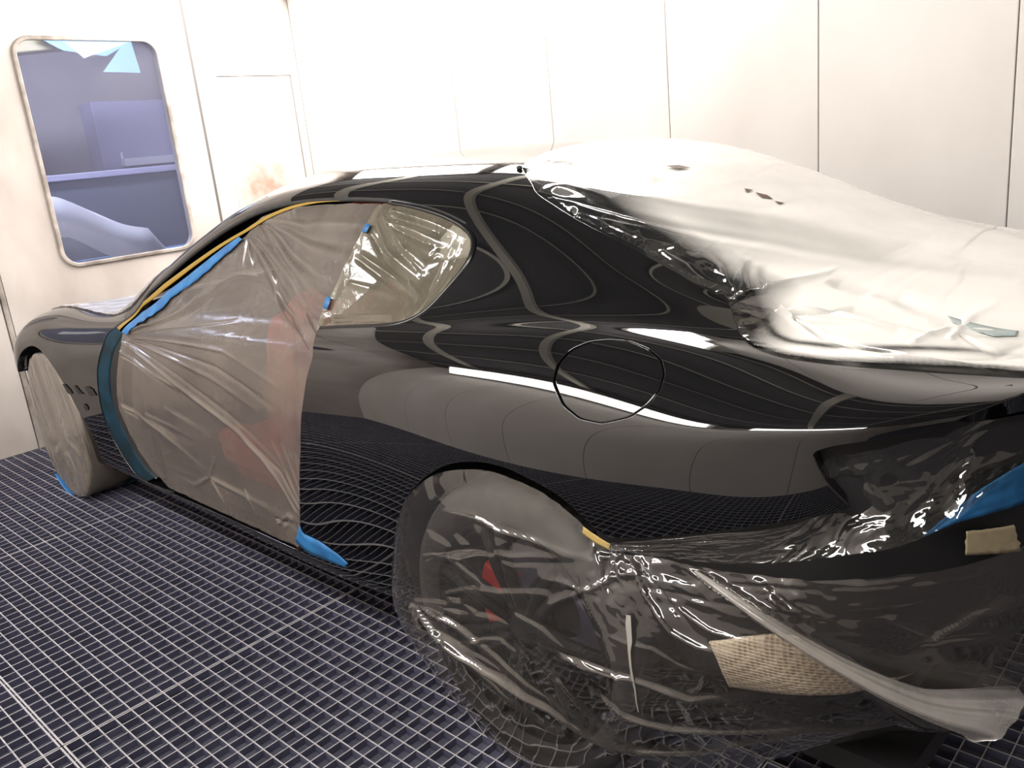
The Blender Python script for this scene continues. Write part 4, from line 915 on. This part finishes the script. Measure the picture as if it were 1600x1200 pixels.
#>>SKIRT
WSK = [([(0.18,0.361),(0.232,0.521),(0.312,0.607),(0.41,0.652),(0.475,0.745),(0.56,0.833)],16,14),([(0.18,0.361),(0.224,0.485),(0.296,0.547),(0.379,0.604)],-10,10),([(0.18,0.361),(0.189,0.568),(0.204,0.769)],10,10),([(0.18,0.361),(0.283,0.464),(0.364,0.565),(0.448,0.639),(0.497,0.754)],9,8),([(0.18,0.361),(0.242,0.543),(0.325,0.667),(0.41,0.754)],-9,9),([(0.186,0.362),(0.289,0.421),(0.371,0.403)],7,9),([(0.187,0.357),(0.267,0.391),(0.342,0.352)],6,8),([(0.21,0.384),(0.303,0.501),(0.381,0.609)],7,6),([(0.225,0.216),(0.305,0.25),(0.385,0.197),(0.488,0.091)],7,7),([(0.223,0.237),(0.385,0.208),(0.484,0.102)],-5,6),([(0.279,0.109),(0.365,0.143),(0.463,0.103),(0.543,0.03)],6,8),([(0.283,0.241),(0.313,0.288),(0.344,0.322)],4,5),([(0.499,0.162),(0.524,0.24),(0.536,0.408),(0.511,0.617)],7,6),([(0.499,0.162),(0.544,0.067),(0.588,0.037)],7,8),([(0.499,0.162),(0.459,0.24),(0.427,0.314)],6,8),([(0.499,0.162),(0.467,0.176),(0.426,0.213)],5,8),([(0.499,0.162),(0.489,0.095)],4,6),([(0.571,0.008),(0.586,0.109),(0.608,0.203),(0.63,0.238),(0.667,0.258)],12,9),([(0.573,0.007),(0.608,0.099),(0.628,0.189),(0.638,0.212)],-9,8),([(0.58,0.007),(0.619,0.129),(0.646,0.177),(0.693,0.206),(0.753,0.269)],7,9),([(0.632,0.008),(0.677,0.069),(0.725,0.201),(0.761,0.413),(0.796,0.875)],16,11),([(0.649,0.0),(0.704,0.086),(0.75,0.255),(0.786,0.489),(0.811,0.711)],14,10),([(0.642,0.002),(0.694,0.08),(0.738,0.226),(0.774,0.448)],-12,10),([(0.708,0.049),(0.725,0.09),(0.739,0.129)],9,8),([(0.706,0.007),(0.722,0.073),(0.735,0.149)],-8,8),([(0.728,0.062),(0.753,0.11),(0.771,0.169)],6,8),([(0.452,0.404),(0.497,0.398),(0.548,0.399),(0.604,0.463),(0.678,0.377)],10,9),([(0.475,0.4),(0.514,0.392),(0.548,0.394)],7,6),([(0.495,0.494),(0.523,0.564),(0.566,0.606),(0.61,0.611),(0.687,0.574),(0.761,0.656)],10,10),([(0.49,0.749),(0.575,0.754),(0.685,0.599),(0.761,0.656)],10,12),([(0.443,0.489),(0.437,0.6),(0.432,0.68)],7,6),([(0.443,0.497),(0.465,0.583),(0.486,0.692)],8,8),([(0.274,0.521),(0.359,0.471),(0.325,0.524)],7,8),([(0.359,0.471),(0.384,0.49)],6,6),([(0.266,0.402),(0.221,0.498)],4,5),([(0.258,0.359),(0.365,0.319),(0.448,0.237)],6,9),([(0.258,0.359),(0.326,0.41),(0.412,0.409)],4,7),([(0.532,0.264),(0.583,0.278),(0.605,0.321),(0.638,0.345)],4,5),([(0.384,0.36),(0.436,0.352),(0.48,0.394)],5,8),([(0.812,0.224),(0.845,0.155),(0.881,0.142)],8,12),([(0.802,0.242),(0.832,0.242),(0.871,0.259)],-6,10),([(0.79,0.111),(0.814,0.199),(0.818,0.347)],5,9)]
def grid_film(name, fn, ns, nr, m, wr=(), amp=1, cr=0, crs=8, seed=0, metric=(1.9, .75), parent=None, hf=None, tight=.45, wide=1):
    """film from a two-parameter surface fn(s, r), pushed along its normal by folds and creases"""
    gs, gr = np.meshgrid(np.linspace(0, 1, ns), np.linspace(0, 1, nr), indexing='ij'); s, r = gs.ravel(), gr.ravel()
    p = fn(s, r); h = 1e-3
    a = fn(np.clip(s+h, 0, 1), r)-fn(np.clip(s-h, 0, 1), r); b = fn(s, np.clip(r+h, 0, 1))-fn(s, np.clip(r-h, 0, 1))
    n = np.cross(b, a); n /= np.linalg.norm(n, axis=1)[:, None]+1e-9
    q = np.stack([s, r], 1)*metric
    d = ridges(q, wr, metric, amp, wide, tight) if len(wr) else np.zeros(len(s))
    if cr: d = d+cr*crumple(q, crs, seed)
    if hf is not None: d = d+hf(s, r, q)
    V = p+n*d[:, None]
    F = [(i*nr+j, i*nr+j+1, (i+1)*nr+j+1, (i+1)*nr+j) for i in range(ns-1) for j in range(nr-1)]
    return mesh_obj(name, V, F, m, parent)
def sk_h(s, r, q):
    e = np.exp(-r/.05)*.0025*crumple(q, 18, 77)          # crushed under the tape at the top
    k = np.exp(-((s-.537)/.03)**2-(r/.16)**2)*.010*crumple(q, 34, 78)     # gathered knot
    k2 = np.clip((s-.56)/.04, 0, 1)*np.clip((.86-s)/.08, 0, 1)*np.exp(-(r/.13)**2)*.006*crumple(q*[.45, 2.2], 17, 79)
    c = .0035*crumple(q, 4.2, 80)*np.clip(r/.1, 0, 1)*np.clip((1-r)/.2, .25, 1)
    return (e+k+c+k2)*np.clip((s-.02)/.16, .06, 1)
f = grid_film('masking_film', SKP, 360, 190, M['film_clear'], WSK, 1.35, 0, 8, 5, (1.9, .75), None, sk_h, .32, .85)
gs, gr = [g.ravel() for g in np.meshgrid(np.linspace(0, 1, 360), np.linspace(0, 1, 190), indexing='ij')]
lw = np.clip(np.abs(ridges(np.stack([gs, gr], 1)*(1.9, .75), WSK, (1.9, .75), 1.0, .8, .4))/.009, 0, 1)
set_glint_haze(f, .34*lw**1.3+.16*np.clip((gr-.72)/.2, 0, 1)+.10*np.clip((gs-.78)/.1, 0, 1)*np.clip(gr/.4, 0, 1)+.22*np.clip((.10-gs)/.08, 0, 1))  # fold glints painted as haze; hazier hem and ends
tag(place(f), 'clear loose plastic sheet hanging over the rear wheel and under the tail', 'plastic film')
skirt = f
M['film_fold'] = film_mat('folded_film', .42, (.62, .58, .54), (.9, .9, .88), .10, .25, 6, .4, .2, 30, .12)
# rolled fold of the sheet, open at its free end
def tube_film(name, pts, rads, m, parent, squash=1, n=40, ns=40, seed=3):
    P_ = np.array(pts, float); u = np.linspace(0, 1, ns); c = _cat(P_, u); rr = np.interp(u, np.linspace(0, 1, len(rads)), rads)
    V = []
    for k in range(ns):
        t = Vector(c[min(k+1, ns-1)]-c[max(k-1, 0)]).normalized(); a = t.cross(Vector((0, 0, 1))).normalized(); b = a.cross(t)
        for j in range(n):
            an = 2*math.pi*j/n; w_ = 1+.10*math.sin(3*an+2.5*u[k])+.05*math.sin(9*an+seed)
            v = Vector(c[k])+(a*math.cos(an)+b*math.sin(an)*squash)*rr[k]*w_+t*(1.15*rr[k]*math.sin(an-.5)*(u[k]**5))
            V.append(v)
    F = [(k*n+j, k*n+(j+1) % n, (k+1)*n+(j+1) % n, (k+1)*n+j) for k in range(ns-1) for j in range(n)]
    return mesh_obj(name, V, F, m, parent)
tube_film('film_fold', [(.485, -.91, .665), (.61, -.90, .61), (.712, -.84, .53), (.80, -.75, .45), (.868, -.63, .39)], [.003, .012, .017, .028, .056], M['film_fold'], skirt, .75)
# dried run of paint on the sheet
M['run'] = mat('dried_paint_run', (.26, .245, .225), .6)
rs_ = np.random.RandomState(5); mb = MB(); sp = [(.564, .170, .010), (.5625, .20, .013), (.561, .255, .011), (.558, .29, .006), (.555, .347, .005), (.553, .39, .0055), (.551, .435, .004), (.546, .49, .003), (.542, .537, .002)]
A_ = SKP([q[0] for q in sp], [q[1] for q in sp]); Vr = []
for p_, q in zip(A_, sp):
    for sg in (-1, 1): Vr.append((p_[0]+sg*q[2]*.5, p_[1]-.006, p_[2]+sg*q[2]*.1))
mb.add(Vr, [(2*k, 2*k+1, 2*k+3, 2*k+2) for k in range(len(sp)-1)]); mb.build('paint_run', M['run'], skirt)

# film over the lamp recess
TT = np.array([(.30, -.917, .668), (.40, -.913, .70), (.5, -.907, .735), (.60, -.895, .765), (.66, -.884, .79), (.70, -.873, .82), (.692, -.874, .86), (.70, -.869, .898), (.76, -.838, .915), (.825, -.772, .926), (.862, -.68, .945), (.885, -.585, .948)], float)
TB = np.array([(.305, -.915, .655), (.36, -.912, .662), (.42, -.908, .672), (.48, -.903, .679), (.54, -.895, .689), (.60, -.886, .705), (.66, -.875, .721), (.72, -.858, .742), (.78, -.83, .758), (.835, -.765, .785), (.875, -.70, .83), (.91, -.59, .85)], float)
def TFP(s, r):
    s = np.atleast_1d(s); r = np.atleast_1d(r)[:, None]
    a, b = _cat(TT, s), _cat(TB, s); c = .5*(a+b); ctr = np.array([.70, -.72, .80])
    d = ctr-c; d /= np.linalg.norm(d, axis=1)[:, None]
    g = np.clip((s-.45)/.15, 0, 1)[:, None]
    return a*(1-r)+b*r+d*.035*g*4*r*(1-r)
def tf_h(s, r, q):
    w_ = np.clip((s-.40)/.1, 0, 1)
    ang = np.arctan2(r-.15, (s-.48)*2.2)
    return w_*(.0045*crumple(q*[1, 1.6], 13, 90)+.0030*np.sin(ang*13+2*vnoise(q*9, 3))*np.exp(-((s-.6)/.25)**2))+.0008*crumple(q*[.7, 1.8], 26, 91)+.0016*np.exp(-(1-r)/.12)*crumple(q, 30, 92)*1.0
f = grid_film('masking_film', TFP, 260, 110, M['film_tail'], [], 1, 0, 8, 6, (.9, .18), None, tf_h)
tag(place(f), 'shiny crumpled clear film tucked into the tail lamp recess', 'plastic film')
# blue tape and beige paper low on the tail
def band(name, A, B, m, cr=.001, ns=40, nr=8, seed=0, metric=(.3, .08)):
    A, B = np.array(A, float), np.array(B, float)
    fn = lambda s, r: _cat(A, s)*(1-np.atleast_1d(r)[:, None])+_cat(B, s)*np.atleast_1d(r)[:, None]
    return grid_film(name, fn, ns, nr, m, [], 1, cr, 30, seed, metric)
f = band('masking_tape', [(.835, -.735, .800), (.865, -.68, .828), (.89, -.59, .838), (.92, -.46, .84)], [(.80, -.775, .758), (.845, -.715, .775), (.885, -.60, .765), (.915, -.46, .765)], M['blue_tape'], .0015, 40, 10, 2)
tag(place(thick(f)), 'wide blue tape below the tail lamp recess, partly under film', 'masking tape')
M['paper'] = noise_mix(mat('masking_paper', (.35, .29, .18), .8), (.24, .20, .12), (.36, .30, .19), 6)
f = band('masking_paper', [(.842, -.71, .752), (.872, -.60, .725), (.90, -.46, .70)], [(.842, -.71, .712), (.874, -.60, .678), (.905, -.46, .640)], M['paper'], .002, 30, 8, 4)
tag(place(thick(f, .001)), 'strip of brown paper under the tail, below the blue tape', 'paper')
f = band('masking_tape', [(.252, -.921, .690), (.285, -.918, .676), (.31, -.916, .668)], [(.248, -.920, .674), (.28, -.917, .660), (.305, -.915, .655)], mat('beige_tape', (.42, .30, .10), .6), .001, 14, 5, 5)
tag(place(thick(f)), 'small beige tape patch at the rear edge of the rear wheel arch', 'masking tape')
f = band('masking_tape', [(-.520, -.826, .262), (-.488, -.848, .330), (-.470, -.865, .39)], [(-.492, -.826, .255), (-.465, -.846, .325), (-.455, -.862, .385)], M['teal_tape'], .001, 20, 5, 6)
tag(place(thick(f)), 'dark blue tape on the front lower edge of the rear wheel arch', 'masking tape')
# beige honeycomb sheet under the tail
HB = np.array([(.477, -.80, .369), (.607, -.78, .398), (.688, -.73, .411), (.755, -.62, .426), (.769, -.47, .43)], float)
HT = np.array([(.465, -.845, .486), (.577, -.83, .534), (.675, -.775, .546), (.734, -.655, .536), (.76, -.50, .502)], float)
m = mat('honeycomb_card', (.66, .55, .42), .55); M['honey'] = m
tc = N(m, 'ShaderNodeTexCoord'); mp = N(m, 'ShaderNodeMapping'); mp.inputs['Scale'].default_value = (1, 1, 1.25); v = N(m, 'ShaderNodeTexVoronoi'); v.inputs['Scale'].default_value = 105; v.inputs['Randomness'].default_value = .15
rp = N(m, 'ShaderNodeValToRGB'); rp.color_ramp.elements[0].position = .15; rp.color_ramp.elements[1].position = .55; rp.color_ramp.elements[0].color = (.40, .32, .22, 1); rp.color_ramp.elements[1].color = (.74, .64, .50, 1)
bp = N(m, 'ShaderNodeBump'); bp.inputs['Strength'].default_value = .8; bp.inputs['Distance'].default_value = .004
L(m, tc.outputs['Object'], mp.inputs['Vector']); L(m, mp.outputs[0], v.inputs['Vector']); L(m, v.outputs['Distance'], rp.inputs['Fac']); L(m, rp.outputs[0], P(m).inputs['Base Color']); L(m, v.outputs['Distance'], bp.inputs['Height']); L(m, bp.outputs[0], P(m).inputs['Normal'])
def HCP(s, r):
    r = np.atleast_1d(r)[:, None]; a, b = _cat(HT, s), _cat(HB, s)
    return a*(1-r)+b*r+np.array([.012, -.012, 0])*(4*r*(1-r))*.8
f = grid_film('honeycomb_sheet', HCP, 60, 16, M['honey'], [], 1, .002, 6, 8, (.5, .12))
s_ = f.modifiers.new('thickness', 'SOLIDIFY'); s_.thickness = .006; s_.offset = -1
tag(place(f), 'beige honeycomb textured sheet curving under the tail behind clear plastic', 'honeycomb sheet')
# sack round the front wheel
def FWP(s, r):
    """s round the wheel, r from the hub out over the tread to the inner edge"""
    s = np.atleast_1d(s); r = np.atleast_1d(r); a = 2*math.pi*s
    rad = np.interp(r, [0, .15, .40, .55, .62, .68, .74, .80, 1], [.002, .12, .265, .322, .338, .342, .342, .341, .340])
    y = np.interp(r, [0, .15, .40, .55, .62, .68, .74, .80, 1], [-.900, -.903, -.908, -.909, -.904, -.895, -.875, -.83, -.66])
    up = np.clip(np.sin(a), 0, 1); rad = rad*(1+.02*up*np.clip(r/.6, 0, 1)-.014*np.clip(-np.sin(a)-.9, 0, 1)*10*np.clip(r/.6, 0, 1)*.3)
    zz = .340+rad*np.sin(a)
    return np.stack([-2.930+rad*np.cos(a), y, np.maximum(zz, .004)], 1)
def fw_h(s, r, q):
    a = 2*np.pi*s; u = np.stack([r*np.cos(a)*9+.8*np.sin(3*r*np.sin(a)), r*np.sin(a)*1.3], 1); k = np.clip(r/.1, 0, 1)*np.clip((.72-r)/.1, 0, 1)
    return .009*(vnoise(u*1.3+5, 61)-.5)*k+.005*(vnoise(u*[2.8, 1.5]+9, 62)-.5)*k+.002*crumple(q, 5, 63)*np.clip(r/.15, 0, 1)
f = grid_film('masking_film', FWP, 170, 100, M['film_wheel'], [], 1, 0, 4, 12, (1.5, .6), None, fw_h)
tag(place(f), 'hazy plastic sack over the front wheel, standing on the grating', 'plastic film')
def arc_tape(a0, a1, y0, y1, rad=.361, n=20):
    aa = np.linspace(a0, a1, n); A = [(-2.930+rad*math.cos(a), y0, max(.342+rad*math.sin(a), .002)) for a in aa]; B = [(-2.930+rad*math.cos(a), y1, max(.342+rad*math.sin(a), .002)) for a in aa]
    return band('masking_tape', A, B, M['blue_tape'], .0012, 30, 6, 7)
f = arc_tape(math.radians(232), math.radians(266), -.916, -.880, .349)
tag(place(thick(f)), 'blue tape along the bottom left edge of the front wheel sack', 'masking tape')
f = arc_tape(math.radians(272), math.radians(310), -.70, -.66, .349)
tag(place(thick(f)), 'blue tape at the inner foot of the front wheel sack, in shadow', 'masking tape')
# front wing vents and the small badge recess under them (on the car)
def on_side(x, z, off=.001):
    i, t = 4., 4.
    for _ in range(40):
        q = S([i], [t])[0]; h = 1e-3
        J = np.stack([(S([i+h], [t])[0]-q)/h, (S([i], [t+h])[0]-q)/h], 1)[[0, 2]]
        st = np.clip(np.linalg.solve(J, np.array([x, z])-q[[0, 2]]), -.4, .4); i += st[0]; t += st[1]
    v, n_ = lift(np.array([[i, t]]), off); return v[0]
def plate(name, outline, m, off=.0012):
    V = [on_side(x, z, off) for x, z in outline]; c = np.mean(V, 0); n = len(V)
    return mesh_obj(name, V+[c], [(k, (k+1) % n, n) for k in range(n)], m, car)
vents = [[(-2.672, .584), (-2.640, .586), (-2.600, .566), (-2.588, .548), (-2.640, .546)], [(-2.556, .591), (-2.528, .591), (-2.500, .570), (-2.470, .561), (-2.530, .554)],
         [(-2.445, .597), (-2.400, .602), (-2.368, .595), (-2.346, .570), (-2.417, .562)]]
for ol in vents: plate('wing_vent', ol, M['hole'], .003)
plate('badge_recess', [(-2.505, .516), (-2.485, .515), (-2.470, .505), (-2.480, .490), (-2.500, .483), (-2.512, .497)], M['hole'], .003)
